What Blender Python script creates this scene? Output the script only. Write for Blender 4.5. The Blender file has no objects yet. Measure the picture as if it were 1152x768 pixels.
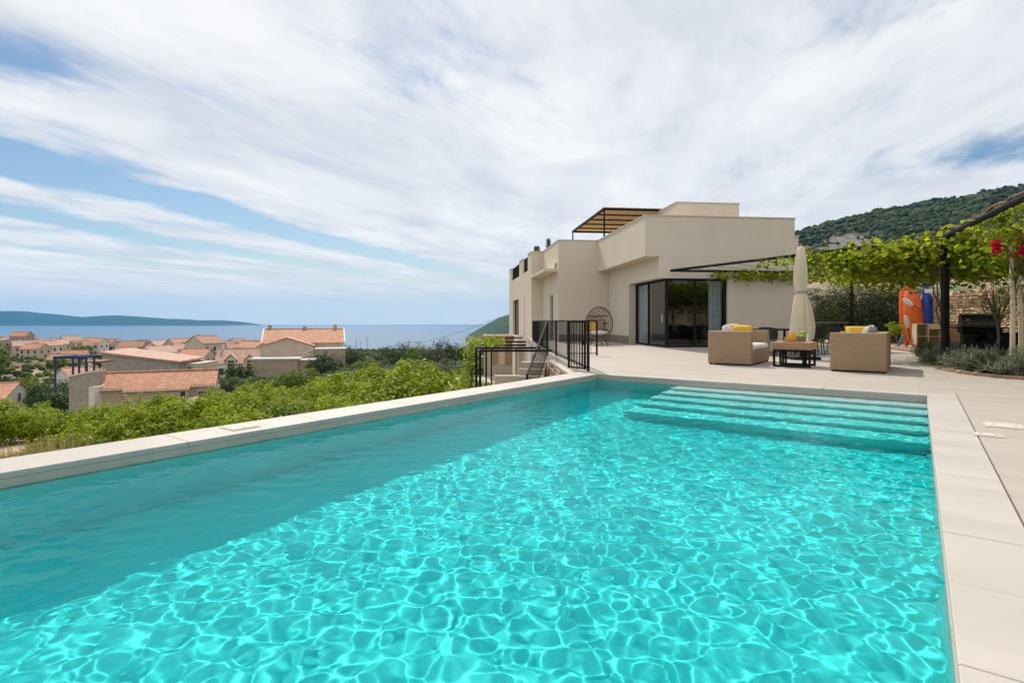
import bpy, math, random
import numpy as np
from mathutils import Vector, Matrix
S = bpy.context.scene
COL = S.collection
R = math.radians
random.seed(7)

# ------------------------------------------------------------------ camera, world, sun, exposure
F = 618.0                                    # focal length in pixels of the 1152 px wide photograph
cam = bpy.data.objects.new('camera', bpy.data.cameras.new('camera'))
COL.objects.link(cam); S.camera = cam
cam.data.sensor_width = 36; cam.data.lens = F/1152*36; cam.data.shift_y = -23/1152
cam.location = (0, 0, 1); cam.rotation_euler = (math.pi/2, 0, 0)
cam.data.clip_start = .05; cam.data.clip_end = 60000

SUN_EL, SUN_AZ = 47.0, -16.0                 # azimuth clockwise from +Y (the view direction)
L = bpy.data.lights.new('sun', 'SUN'); L.energy = 4.3; L.angle = R(.5); L.color = (1, .93, .82)
L.cycles.is_caustics_light = True            # sunlight refracts through the pool surface
sun = bpy.data.objects.new('sun', L); COL.objects.link(sun)
sd = Vector((math.sin(R(SUN_AZ))*math.cos(R(SUN_EL)), math.cos(R(SUN_AZ))*math.cos(R(SUN_EL)), math.sin(R(SUN_EL))))
sun.rotation_euler = sd.to_track_quat('Z', 'Y').to_euler(); sun.location = (0, 0, 40)

S.view_settings.view_transform = 'Standard'; S.view_settings.look = 'None'
S.view_settings.exposure = 0; S.view_settings.gamma = 1
try:
    S.cycles.use_denoising = True
    S.cycles.denoiser = 'OPENIMAGEDENOISE'
except Exception: pass
S.cycles.caustics_refractive = True; S.cycles.caustics_reflective = False
S.cycles.max_bounces = 8; S.cycles.diffuse_bounces = 3; S.cycles.glossy_bounces = 3
S.cycles.transmission_bounces = 6; S.cycles.transparent_max_bounces = 12; S.cycles.volume_bounces = 0
S.cycles.sample_clamp_indirect = 6
S.cycles.use_adaptive_sampling = True; S.cycles.adaptive_threshold = .015

W = bpy.data.worlds.new('World'); S.world = W; W.use_nodes = True
def build_world():
    nt = W.node_tree; nt.nodes.clear(); lk = nt.links.new
    def N(t, **k):
        n = nt.nodes.new(t)
        for a, b in k.items(): setattr(n, a, b)
        return n
    def val(x, sock):
        if isinstance(x, (int, float)): sock.default_value = x
        else: lk(x, sock)
    def M(op, a, b=0.0, c=None, clamp=False):
        n = N('ShaderNodeMath', operation=op, use_clamp=clamp)
        val(a, n.inputs[0]); val(b, n.inputs[1])
        if c is not None: val(c, n.inputs[2])
        return n.outputs[0]
    out = N('ShaderNodeOutputWorld'); bg = N('ShaderNodeBackground'); bg.inputs[1].default_value = .1
    lk(bg.outputs[0], out.inputs[0])
    tc = N('ShaderNodeTexCoord'); sp = N('ShaderNodeSeparateXYZ'); lk(tc.outputs['Generated'], sp.inputs[0])
    zc = M('MAXIMUM', sp.outputs[2], .004)
    cb = N('ShaderNodeCombineXYZ'); lk(sp.outputs[0], cb.inputs[0]); lk(sp.outputs[1], cb.inputs[1]); lk(zc, cb.inputs[2])
    sky = N('ShaderNodeTexSky', sky_type='NISHITA', sun_disc=False)
    sky.sun_elevation = R(SUN_EL); sky.sun_rotation = R(SUN_AZ); sky.altitude = 80
    sky.air_density = 1.1; sky.dust_density = .6; sky.ozone_density = 1.6
    lk(cb.outputs[0], sky.inputs[0])
    # cloud sheet: the direction met with a flat layer overhead
    zz = M('ADD', zc, .035)
    u = M('DIVIDE', sp.outputs[0], zz); v = M('DIVIDE', sp.outputs[1], zz)
    q = M('SUBTRACT', M('MULTIPLY', u, .94), M('MULTIPLY', v, .34))    # across the streaks
    a = M('ADD', M('MULTIPLY', u, .34), M('MULTIPLY', v, .94))         # along the streaks
    def noise(su, sv, off, detail, rough, dist=0.):
        c = N('ShaderNodeCombineXYZ'); lk(M('MULTIPLY', q, su), c.inputs[0]); lk(M('MULTIPLY', a, sv), c.inputs[1]); c.inputs[2].default_value = off
        n = N('ShaderNodeTexNoise'); n.inputs['Scale'].default_value = 1; n.inputs['Detail'].default_value = detail
        n.inputs['Roughness'].default_value = rough; n.inputs['Distortion'].default_value = dist
        lk(c.outputs[0], n.inputs['Vector']); return n.outputs[0]
    n1 = noise(.5, .20, 3.1, 8, .56, .25)
    n2 = noise(1.6, .75, 8.4, 8, .62, .3)
    n3 = noise(.9, .9, 1.7, 6, .6, .3)
    qw = M('ADD', q, M('MULTIPLY', M('SUBTRACT', n3, .5), .9))
    def band(c, w, s):       # a gap in the sheet at this distance across the streaks
        d = M('DIVIDE', M('SUBTRACT', qw, c), w)
        return M('MULTIPLY', M('EXPONENT', M('MULTIPLY', M('MULTIPLY', d, d), -1.)), s)
    def blob(cu, cv, w, s):
        du = M('DIVIDE', M('SUBTRACT', u, cu), w); dv = M('DIVIDE', M('SUBTRACT', v, cv), w)
        d2 = M('ADD', M('MULTIPLY', du, du), M('MULTIPLY', dv, dv))
        return M('MULTIPLY', M('EXPONENT', M('MULTIPLY', d2, -1.)), s)
    n4 = noise(5.2, 2.2, 4.4, 7, .62, .4)
    cov = M('ADD', M('ADD', M('MULTIPLY', n1, 1.05), M('MULTIPLY', n2, .95)), M('MULTIPLY', M('SUBTRACT', n4, .5), .7))
    cov = M('SUBTRACT', cov, .44)
    gaps = None
    for g in (band(-3.55, .29, .95), band(-4.9, .22, .75), band(-6.4, .3, .5), blob(-1.78, 1.85, .26, .42), blob(2.5, 2.8, .40, .55),
              blob(1.05, 1.55, .35, .26), blob(-.36, 2.1, .42, .24), blob(.30, 2.6, .35, .12)):
        gaps = g if gaps is None else M('ADD', gaps, g)
    cov = M('SUBTRACT', cov, gaps)
    fac = N('ShaderNodeMapRange', interpolation_type='SMOOTHSTEP'); lk(cov, fac.inputs[0])
    fac.inputs[1].default_value = -.05; fac.inputs[2].default_value = .50; fac.inputs[3].default_value = .0; fac.inputs[4].default_value = .97
    # toward the horizon everything closes into pale veil
    hz = N('ShaderNodeMapRange', interpolation_type='SMOOTHSTEP'); lk(zc, hz.inputs[0])
    hz.inputs[1].default_value = .015; hz.inputs[2].default_value = .11; hz.inputs[3].default_value = .80; hz.inputs[4].default_value = 0
    f2 = M('MAXIMUM', fac.outputs[0], hz.outputs[0])
    cr = N('ShaderNodeMapRange'); lk(n2, cr.inputs[0]); cr.inputs[1].default_value = .36; cr.inputs[2].default_value = .66
    cm = N('ShaderNodeMix', data_type='RGBA'); lk(cr.outputs[0], cm.inputs[0])
    cm.inputs[6].default_value = (7.2, 7.5, 8.1, 1); cm.inputs[7].default_value = (9.9, 9.85, 9.85, 1)
    cm2 = N('ShaderNodeMix', data_type='RGBA'); lk(hz.outputs[0], cm2.inputs[0])
    lk(cm.outputs[2], cm2.inputs[6]); cm2.inputs[7].default_value = (9.0, 9.1, 9.2, 1)
    hs = N('ShaderNodeHueSaturation'); lk(sky.outputs[0], hs.inputs['Color']); hs.inputs['Saturation'].default_value = 1.2; hs.inputs['Value'].default_value = .9
    mx = N('ShaderNodeMix', data_type='RGBA'); lk(f2, mx.inputs[0]); lk(hs.outputs[0], mx.inputs[6]); lk(cm2.outputs[2], mx.inputs[7])
    lk(mx.outputs[2], bg.inputs[0])
build_world()

# ------------------------------------------------------------------ helpers
def put(o, parent=None):
    COL.objects.link(o)
    if parent is not None: o.parent = parent
    return o
def tag(o, label=None, cat=None, group=None, kind=None):
    if label: o['label'] = label
    if cat: o['category'] = cat
    if group: o['group'] = group
    if kind: o['kind'] = kind
    return o
def thing(name, label, cat, loc=(0, 0, 0), rz=0., group=None):
    o = bpy.data.objects.new(name, None); o.empty_display_size = .2
    o.location = loc; o.rotation_euler = (0, 0, rz); put(o)
    return tag(o, label, cat, group)
def kids(o): return [c for c in KID.get(o.name, [])]
KID = {}
def copy_tree(o, loc=None, rz=None, scale=None, label=None, group=None, parent=None):
    c = o.copy(); COL.objects.link(c)
    if parent is not None: c.parent = parent
    if loc is not None: c.location = loc
    if rz is not None: c.rotation_euler = (0, 0, rz)
    if scale is not None: c.scale = scale if hasattr(scale, '__len__') else (scale,)*3
    if label: c['label'] = label
    if group: c['group'] = group
    for ch in list(KID.get(o.name, [])):
        d = copy_tree(ch, parent=c)
        KID.setdefault(c.name, []).append(d)
    return c

def link_nm(name, V, Fs, m, parent=None, smooth=False, loops=None):
    """mesh from numpy arrays: V (n,3), Fs (k,3|4)"""
    V = np.asarray(V, dtype=np.float32); Fs = np.asarray(Fs, dtype=np.int32)
    me = bpy.data.meshes.new(name); k = Fs.shape[1]
    me.vertices.add(len(V)); me.vertices.foreach_set('co', V.ravel())
    me.loops.add(Fs.size); me.loops.foreach_set('vertex_index', Fs.ravel())
    me.polygons.add(len(Fs)); me.polygons.foreach_set('loop_start', np.arange(0, Fs.size, k, dtype=np.int32))
    me.polygons.foreach_set('loop_total', np.full(len(Fs), k, dtype=np.int32))
    me.update(calc_edges=True); me.validate()
    if m is not None: me.materials.append(m)
    if smooth: me.shade_smooth()
    o = bpy.data.objects.new(name, me); put(o, parent)
    if parent is not None: KID.setdefault(parent.name, []).append(o)
    return o

class MB:
    def __init__(s, mtx=None): s.v = []; s.f = []; s.M = mtx
    def add(s, vs, fs):
        b = len(s.v)
        if s.M is not None: vs = [tuple(s.M @ Vector(p)) for p in vs]
        s.v += [tuple(p) for p in vs]; s.f += [tuple(i+b for i in f) for f in fs]; return s
    def box(s, x0, x1, y0, y1, z0, z1, rz=0., bev=0., c=None):
        if x0 > x1: x0, x1 = x1, x0
        if y0 > y1: y0, y1 = y1, y0
        if z0 > z1: z0, z1 = z1, z0
        if bev <= 0:
            vs = [(x0,y0,z0),(x1,y0,z0),(x1,y1,z0),(x0,y1,z0),(x0,y0,z1),(x1,y0,z1),(x1,y1,z1),(x0,y1,z1)]
            fs = [(3,2,1,0),(4,5,6,7),(0,1,5,4),(1,2,6,5),(2,3,7,6),(3,0,4,7)]
        else:
            b = min(bev, (x1-x0)/2.01, (y1-y0)/2.01, (z1-z0)/2.01); vs = []; fs = []
            import itertools
            X = (x0, x1); Y = (y0, y1); Z = (z0, z1); idx = {}
            for i, j, k in itertools.product((0, 1), repeat=3):
                sx = b if i == 0 else -b; sy = b if j == 0 else -b; sz = b if k == 0 else -b
                for ax, p in (('x', (X[i], Y[j]+sy, Z[k]+sz)), ('y', (X[i]+sx, Y[j], Z[k]+sz)), ('z', (X[i]+sx, Y[j]+sy, Z[k]))):
                    idx[(i, j, k, ax)] = len(vs); vs.append(p)
            g = lambda i, j, k, a: idx[(i, j, k, a)]
            for i in (0, 1):
                f = [g(i,0,0,'x'), g(i,1,0,'x'), g(i,1,1,'x'), g(i,0,1,'x')]; fs.append(f if i else f[::-1])
                f = [g(0,i,0,'y'), g(1,i,0,'y'), g(1,i,1,'y'), g(0,i,1,'y')]; fs.append(f[::-1] if i else f)
                f = [g(0,0,i,'z'), g(1,0,i,'z'), g(1,1,i,'z'), g(0,1,i,'z')]; fs.append(f if i else f[::-1])
            for j in (0, 1):
                for k in (0, 1):
                    f = [g(0,j,k,'y'), g(1,j,k,'y'), g(1,j,k,'z'), g(0,j,k,'z')]; fs.append(f if (j+k) % 2 == 0 else f[::-1])
                    f = [g(j,0,k,'x'), g(j,1,k,'x'), g(j,1,k,'z'), g(j,0,k,'z')]; fs.append(f[::-1] if (j+k) % 2 == 0 else f)
                    f = [g(j,k,0,'x'), g(j,k,1,'x'), g(j,k,1,'y'), g(j,k,0,'y')]; fs.append(f if (j+k) % 2 == 0 else f[::-1])
            for i, j, k in itertools.product((0, 1), repeat=3):
                f = [g(i,j,k,'x'), g(i,j,k,'y'), g(i,j,k,'z')]; fs.append(f if (i+j+k) % 2 else f[::-1])
        if rz:
            cx, cy = c if c else ((x0+x1)/2, (y0+y1)/2); ca, sa = math.cos(rz), math.sin(rz)
            vs = [(cx+(x-cx)*ca-(y-cy)*sa, cy+(x-cx)*sa+(y-cy)*ca, z) for x, y, z in vs]
        return s.add(vs, fs)
    def prism(s, pts, z0, z1):
        n = len(pts); ar = sum(pts[i][0]*pts[(i+1) % n][1]-pts[(i+1) % n][0]*pts[i][1] for i in range(n))
        if ar < 0: pts = pts[::-1]
        return s.add([(x, y, z0) for x, y in pts]+[(x, y, z1) for x, y in pts],
              [tuple(range(n-1, -1, -1)), tuple(range(n, 2*n))]+[(i, (i+1) % n, n+(i+1) % n, n+i) for i in range(n)])
    def extr(s, pts3, d):
        """extrude a planar 3-D polygon by the vector d"""
        n = len(pts3); d = Vector(d); a = [Vector(p) for p in pts3]
        return s.add([tuple(p) for p in a]+[tuple(p+d) for p in a],
              [tuple(range(n-1, -1, -1)), tuple(range(n, 2*n))]+[(i, (i+1) % n, n+(i+1) % n, n+i) for i in range(n)])
    def tube(s, pts, r, n=8, closed=False):
        P = [Vector(p) for p in pts]; m = len(P); rr = r if hasattr(r, '__len__') else [r]*m; vs = []; fs = []
        up = None
        for i, p in enumerate(P):
            if closed: t = (P[(i+1) % m]-P[i-1])
            else: t = (P[min(i+1, m-1)]-P[max(i-1, 0)])
            t = t.normalized() if t.length > 1e-9 else Vector((0, 0, 1))
            if up is None or abs(up.dot(t)) > .98: up = Vector((0, 0, 1)) if abs(t.z) < .9 else Vector((1, 0, 0))
            a = (up-t*up.dot(t)).normalized(); b = t.cross(a); up = a
            for k in range(n):
                w = 2*math.pi*k/n; vs.append(tuple(p+(a*math.cos(w)+b*math.sin(w))*rr[i]))
        for i in range(m if closed else m-1):
            j = (i+1) % m
            for k in range(n): fs.append((i*n+k, i*n+(k+1) % n, j*n+(k+1) % n, j*n+k))
        if not closed: fs += [tuple(range(n-1, -1, -1)), tuple((m-1)*n+k for k in range(n))]
        return s.add(vs, fs)
    def bar(s, p, q, w, h=None):
        """square bar between two points"""
        h = h or w; p = Vector(p); q = Vector(q); t = (q-p).normalized()
        u = Vector((0, 0, 1)) if abs(t.z) < .9 else Vector((0, 1, 0))
        a = t.cross(u).normalized()*w/2; b = a.cross(t).normalized()*h/2
        vs = [p-a-b, p+a-b, p+a+b, p-a+b, q-a-b, q+a-b, q+a+b, q-a+b]
        return s.add([tuple(x) for x in vs], [(0,1,2,3),(7,6,5,4),(1,0,4,5),(2,1,5,6),(3,2,6,7),(0,3,7,4)])
    def lathe(s, prof, n=24, c=(0, 0, 0), cap=True, rad=None):
        vs = []; fs = []; m = len(prof)
        for j, (r, z) in enumerate(prof):
            for k in range(n):
                a = 2*math.pi*k/n; q = r*(rad(a, j) if rad else 1)
                vs.append((c[0]+q*math.cos(a), c[1]+q*math.sin(a), c[2]+z))
        for j in range(m-1):
            for k in range(n): fs.append((j*n+k, j*n+(k+1) % n, (j+1)*n+(k+1) % n, (j+1)*n+k))
        if cap: fs += [tuple(range(n-1, -1, -1)), tuple((m-1)*n+k for k in range(n))]
        return s.add(vs, fs)
    def ell(s, c, r, n=12, m=8, seed=None, amt=0.):
        rg = random.Random(seed); vs = [(c[0], c[1], c[2]-r[2])]; fs = []
        for j in range(1, m):
            ph = -math.pi/2+math.pi*j/m
            for k in range(n):
                a = 2*math.pi*k/n; q = 1+amt*(rg.random()-.5)
                vs.append((c[0]+r[0]*math.cos(ph)*math.cos(a)*q, c[1]+r[1]*math.cos(ph)*math.sin(a)*q, c[2]+r[2]*math.sin(ph)*q))
        vs.append((c[0], c[1], c[2]+r[2])); e = len(vs)-1
        for k in range(n): fs.append((0, 1+(k+1) % n, 1+k)); fs.append((e, e-n+k, e-n+(k+1) % n))
        for j in range(m-2):
            for k in range(n): fs.append((1+j*n+k, 1+j*n+(k+1) % n, 1+(j+1)*n+(k+1) % n, 1+(j+1)*n+k))
        return s.add(vs, fs)
    def pillow(s, c, w, h, t, mtx=None, n=10):
        """soft cushion, w x h face, thickness t, in the local x-z plane"""
        vs = []; fs = []
        for side in (-1, 1):
            for j in range(n+1):
                for i in range(n+1):
                    u = 2*i/n-1; v = 2*j/n-1
                    k = ((1-u**4)*(1-v**4))**.5
                    pin = 1-.06*(abs(u*v))**2
                    vs.append(Vector((u*w/2*pin, side*t/2*k, v*h/2*pin)))
        m = (n+1)**2
        for j in range(n):
            for i in range(n):
                a = j*(n+1)+i; q = (a, a+1, a+n+2, a+n+1); fs.append(q); fs.append(tuple(m+x for x in q[::-1]))
        if mtx is not None: vs = [mtx @ p for p in vs]
        return s.add([tuple(Vector(c)+p) for p in vs], fs)
    def build(s, name, m, parent=None, smooth=False, auto=None):
        me = bpy.data.meshes.new(name); me.from_pydata(s.v, [], s.f); me.update()
        if m is not None: me.materials.append(m)
        if smooth: me.shade_smooth()
        o = bpy.data.objects.new(name, me); put(o, parent)
        if auto is not None:
            me.shade_smooth()
            try: me.set_sharp_from_angle(angle=R(auto))
            except Exception: pass
        if parent is not None: KID.setdefault(parent.name, []).append(o)
        return o
def gp(px, py, z=0.):
    """the ground (height z) point that photograph pixel (px, py) shows"""
    t = F*(1-z)/(py-361); return Vector(((px-576)/F*t, t, z))
def at(px, v, z=0.): return Vector(((px-576)/F*v, v, z))

# ------------------------------------------------------------------ materials
MAT = {}
def newmat(name):
    m = bpy.data.materials.new(name); m.use_nodes = True; MAT[name] = m
    return m, m.node_tree, m.node_tree.nodes['Principled BSDF']
def pm(name, c, rough=.6, var=.12, scale=6., bump=0., bscale=None, metal=0., spec=.5, detail=4, c2=None, stretch=None, island=0., trans=None, coat=0.):
    m, nt, b = newmat(name); lk = nt.links.new
    tc = nt.nodes.new('ShaderNodeTexCoord'); src = tc.outputs['Object']
    if stretch:
        mp = nt.nodes.new('ShaderNodeMapping'); mp.inputs['Scale'].default_value = stretch; lk(src, mp.inputs[0]); src = mp.outputs[0]
    n = nt.nodes.new('ShaderNodeTexNoise'); n.inputs['Scale'].default_value = scale; n.inputs['Detail'].default_value = detail; n.inputs['Roughness'].default_value = .6
    lk(src, n.inputs['Vector'])
    mr = nt.nodes.new('ShaderNodeMapRange'); lk(n.outputs[0], mr.inputs[0]); mr.inputs[1].default_value = .3; mr.inputs[2].default_value = .7
    mx = nt.nodes.new('ShaderNodeMix'); mx.data_type = 'RGBA'; lk(mr.outputs[0], mx.inputs[0])
    d = c2 if c2 else tuple(min(1, x*(1+var)) for x in c); e = c if c2 else tuple(x*(1-var) for x in c)
    mx.inputs[6].default_value = (*e, 1); mx.inputs[7].default_value = (*d, 1); col = mx.outputs[2]
    if island:
        ge = nt.nodes.new('ShaderNodeNewGeometry'); r2 = nt.nodes.new('ShaderNodeMapRange'); lk(ge.outputs['Random Per Island'], r2.inputs[0])
        r2.inputs[3].default_value = 1-island; r2.inputs[4].default_value = 1+island
        vm = nt.nodes.new('ShaderNodeVectorMath'); vm.operation = 'SCALE'; lk(col, vm.inputs[0]); lk(r2.outputs[0], vm.inputs['Scale']); col = vm.outputs[0]
    lk(col, b.inputs['Base Color']); b.inputs['Roughness'].default_value = rough; b.inputs['Metallic'].default_value = metal
    b.inputs['Specular IOR Level'].default_value = spec; b.inputs['Coat Weight'].default_value = coat
    if bump:
        n2 = nt.nodes.new('ShaderNodeTexNoise'); n2.inputs['Scale'].default_value = bscale or scale*6; n2.inputs['Detail'].default_value = 5; lk(src, n2.inputs['Vector'])
        bp = nt.nodes.new('ShaderNodeBump'); bp.inputs['Strength'].default_value = bump; bp.inputs['Distance'].default_value = .02
        lk(n2.outputs[0], bp.inputs['Height']); lk(bp.outputs[0], b.inputs['Normal'])
    if trans:
        out = nt.nodes['Material Output']; tr = nt.nodes.new('ShaderNodeBsdfTranslucent'); lk(col, tr.inputs[0])
        ms = nt.nodes.new('ShaderNodeMixShader'); ms.inputs[0].default_value = trans
        lk(b.outputs[0], ms.inputs[1]); lk(tr.outputs[0], ms.inputs[2]); lk(ms.outputs[0], out.inputs[0])
    return m

PLASTER = pm('plaster', (.70, .615, .505), .85, .035, .7, .3, 60)
PLASTER_CAP = pm('plaster_cap', (.56, .51, .44), .7, .05, 2)
PLINTH = pm('plinth_stone', (.24, .20, .17), .8, .1, 3)
BLACK = pm('black_metal', (.018, .018, .020), .7, .2, 8, 0, spec=.08)
CURTAIN = pm('curtain_cloth', (.72, .78, .80), .9, .06, 3, trans=.3)
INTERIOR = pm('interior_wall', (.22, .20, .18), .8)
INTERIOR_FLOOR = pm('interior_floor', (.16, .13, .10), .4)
WOOD = pm('wood', (.36, .22, .12), .55, .25, 3, .2, 30, stretch=(1, 8, 8))
REED = pm('reed_mat', (.62, .48, .31), .8, .3, 4, .5, 40, stretch=(1, 14, 1), trans=.5)
CUSHION = pm('cushion_cloth', (.74, .70, .64), .9, .05, 5, .2, 120)
YELLOW = pm('yellow_cloth', (.72, .42, .06), .9, .1, 6, .2, 120)
GREYCUSH = pm('grey_cloth', (.42, .40, .36), .9, .1, 6, .2, 120)
CANVAS = pm('canvas', (.82, .76, .62), .9, .06, 4, .15, 60, trans=.42)
ORANGE = pm('orange_plastic', (.78, .14, .015), .35, .12, 3)
BLUE = pm('blue_plastic', (.015, .06, .36), .35, .15, 4)
WHITEP = pm('white_plastic', (.75, .75, .72), .4, .04, 4)
GREYP = pm('grey_plastic', (.30, .32, .34), .5, .1, 4)
PALEWOOD = pm('pale_board', (.62, .50, .36), .6, .1, 3, stretch=(1, 1, 6))
BOARDIN = pm('shaded_board', (.44, .35, .25), .7, .1, 3)
SOIL = pm('soil', (.22, .13, .08), .95, .35, 3, .6, 25, c2=(.34, .22, .14))
STONE = pm('wall_stone', (.56, .41, .27), .9, .2, 3, .5, 22, island=.40)
MORTAR = pm('wall_core', (.23, .17, .12), .95, .2, 5)
ROCK = pm('rock', (.40, .27, .20), .9, .25, 4, .7, 14)
BARK = pm('bark', (.22, .165, .115), .95, .3, 8, .6, 40, stretch=(1, 1, .25))
STEM = pm('vine_stem', (.16, .10, .07), .95, .3, 8, .6, 40)
def leafmat(name, c, c2, tr=.42, isl=.35): return pm(name, c, .6, 0, .7, 0, c2=c2, island=isl, trans=tr, spec=.18)
LEAF_LIME = leafmat('citrus_leaf', (.20, .29, .012), (.33, .38, .02))
LEAF_GREEN = leafmat('green_leaf', (.10, .17, .014), (.17, .23, .02))
LEAF_DARK = leafmat('dark_leaf', (.034, .068, .016), (.062, .10, .024), .25)
LEAF_SILVER = leafmat('olive_leaf', (.085, .115, .055), (.15, .18, .09), .25)
LEAF_OLEANDER = leafmat('oleander_leaf', (.05, .075, .03), (.09, .115, .05), .25)
LEAF_VINE = leafmat('vine_leaf', (.17, .26, .012), (.42, .46, .03), .5, .5)
LEAF_LAV = leafmat('lavender_leaf', (.19, .23, .14), (.32, .34, .25), .25)
LEAF_PINE = leafmat('pine_leaf', (.035, .06, .02), (.07, .09, .03), .2)
PETAL = leafmat('red_petal', (.62, .012, .06), (.75, .03, .10), .3, .2)
DRYGRASS = leafmat('dry_grass', (.34, .24, .11), (.45, .34, .18), .3)

def deck_mat(name, tw, th, c, seed):
    m, nt, b = newmat(name); lk = nt.links.new
    tc = nt.nodes.new('ShaderNodeTexCoord')
    br = nt.nodes.new('ShaderNodeTexBrick'); br.offset = 0; br.inputs['Scale'].default_value = 1
    br.inputs['Brick Width'].default_value = tw; br.inputs['Row Height'].default_value = th
    br.inputs['Mortar Size'].default_value = .0035; br.inputs['Mortar Smooth'].default_value = .1
    br.inputs['Color1'].default_value = (*[x*.965 for x in c], 1); br.inputs['Color2'].default_value = (*[x*1.035 for x in c], 1)
    br.inputs['Mortar'].default_value = (*[x*.80 for x in c], 1)
    lk(tc.outputs['Object'], br.inputs[0])
    n = nt.nodes.new('ShaderNodeTexNoise'); n.inputs['Scale'].default_value = .8; n.inputs['Detail'].default_value = 9; n.inputs['Roughness'].default_value = .65
    mp = nt.nodes.new('ShaderNodeMapping'); mp.inputs['Scale'].default_value = (1, 2.6, 1); mp.inputs['Location'].default_value = (seed, 0, 0)
    lk(tc.outputs['Object'], mp.inputs[0]); lk(mp.outputs[0], n.inputs['Vector'])
    mr = nt.nodes.new('ShaderNodeMapRange'); lk(n.outputs[0], mr.inputs[0]); mr.inputs[1].default_value = .25; mr.inputs[2].default_value = .75; mr.inputs[3].default_value = .86; mr.inputs[4].default_value = 1.10
    vm = nt.nodes.new('ShaderNodeVectorMath'); vm.operation = 'SCALE'; lk(br.outputs[0], vm.inputs[0]); lk(mr.outputs[0], vm.inputs['Scale'])
    lk(vm.outputs[0], b.inputs['Base Color']); b.inputs['Roughness'].default_value = .55; b.inputs['Specular IOR Level'].default_value = .3
    bp = nt.nodes.new('ShaderNodeBump'); bp.inputs['Strength'].default_value = .25; bp.inputs['Distance'].default_value = .003
    lk(br.outputs['Fac'], bp.inputs['Height']); bp.invert = True; lk(bp.outputs[0], b.inputs['Normal'])
    return m
DECK = deck_mat('deck_tile', 1.2, .6, (.435, .385, .335), 3.)
COPING = deck_mat('coping_slab', 1.2, .9, (.475, .435, .39), 9.)
LINER = pm('liner', (.78, .82, .80), .5, .05, 1.5)
BAND = deck_mat('waterline_tile', 1.2, .6, (.47, .41, .35), 5.)

def glass_mat():
    m = bpy.data.materials.new('window_glass'); m.use_nodes = True; nt = m.node_tree; nt.nodes.clear(); lk = nt.links.new
    out = nt.nodes.new('ShaderNodeOutputMaterial'); lw = nt.nodes.new('ShaderNodeLayerWeight'); lw.inputs['Blend'].default_value = .5
    pw = nt.nodes.new('ShaderNodeMath'); pw.operation = 'POWER'; lk(lw.outputs['Facing'], pw.inputs[0]); pw.inputs[1].default_value = 5
    g = nt.nodes.new('ShaderNodeBsdfGlossy'); g.inputs['Roughness'].default_value = .01; g.inputs[0].default_value = (.9, .93, .95, 1)
    t = nt.nodes.new('ShaderNodeBsdfTransparent'); t.inputs[0].default_value = (.86, .90, .91, 1)
    a = nt.nodes.new('ShaderNodeMath'); a.operation = 'MULTIPLY_ADD'; lk(pw.outputs[0], a.inputs[0]); a.inputs[1].default_value = .9; a.inputs[2].default_value = .075
    ms = nt.nodes.new('ShaderNodeMixShader'); lk(a.outputs[0], ms.inputs[0]); lk(t.outputs[0], ms.inputs[1]); lk(g.outputs[0], ms.inputs[2]); lk(ms.outputs[0], out.inputs[0])
    return m
GLASS = glass_mat()
DARKGLASS = pm('dark_pane', (.03, .035, .04), .08, .2, 3)
def wicker_mat(name, c):
    m, nt, b = newmat(name); lk = nt.links.new
    tc = nt.nodes.new('ShaderNodeTexCoord')
    w1 = nt.nodes.new('ShaderNodeTexWave'); w1.bands_direction = 'Z'; w1.inputs['Scale'].default_value = 22; w1.inputs['Distortion'].default_value = .6; w1.inputs['Detail'].default_value = 1
    w2 = nt.nodes.new('ShaderNodeTexWave'); w2.bands_direction = 'DIAGONAL'; w2.inputs['Scale'].default_value = 14; w2.inputs['Distortion'].default_value = .5
    lk(tc.outputs['Object'], w1.inputs[0]); lk(tc.outputs['Object'], w2.inputs[0])
    n = nt.nodes.new('ShaderNodeTexNoise'); n.inputs['Scale'].default_value = 9; mp = nt.nodes.new('ShaderNodeMapping'); mp.inputs['Scale'].default_value = (.3, .3, 14)
    lk(tc.outputs['Object'], mp.inputs[0]); lk(mp.outputs[0], n.inputs['Vector'])
    mu = nt.nodes.new('ShaderNodeMath'); mu.operation = 'MULTIPLY'; lk(w1.outputs['Fac'], mu.inputs[0]); lk(w2.outputs['Fac'], mu.inputs[1])
    ad = nt.nodes.new('ShaderNodeMath'); ad.operation = 'MULTIPLY_ADD'; lk(n.outputs[0], ad.inputs[0]); ad.inputs[1].default_value = 1.25; lk(mu.outputs[0], ad.inputs[2])
    mr = nt.nodes.new('ShaderNodeMapRange'); lk(ad.outputs[0], mr.inputs[0]); mr.inputs[1].default_value = .3; mr.inputs[2].default_value = 1.35
    mx = nt.nodes.new('ShaderNodeMix'); mx.data_type = 'RGBA'; lk(mr.outputs[0], mx.inputs[0])
    mx.inputs[6].default_value = (*[x*.62 for x in c], 1); mx.inputs[7].default_value = (*[x*1.25 for x in c], 1)
    lk(mx.outputs[2], b.inputs['Base Color']); b.inputs['Roughness'].default_value = .6
    bp = nt.nodes.new('ShaderNodeBump'); bp.inputs['Strength'].default_value = .6; bp.inputs['Distance'].default_value = .006; lk(mu.outputs[0], bp.inputs['Height']); lk(bp.outputs[0], b.inputs['Normal'])
    return m
WICKER = wicker_mat('wicker', (.37, .25, .145))
WICKER_GREY = wicker_mat('grey_wicker', (.30, .25, .20))
WICKER_BLACK = wicker_mat('black_wicker', (.03, .03, .032))
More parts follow.
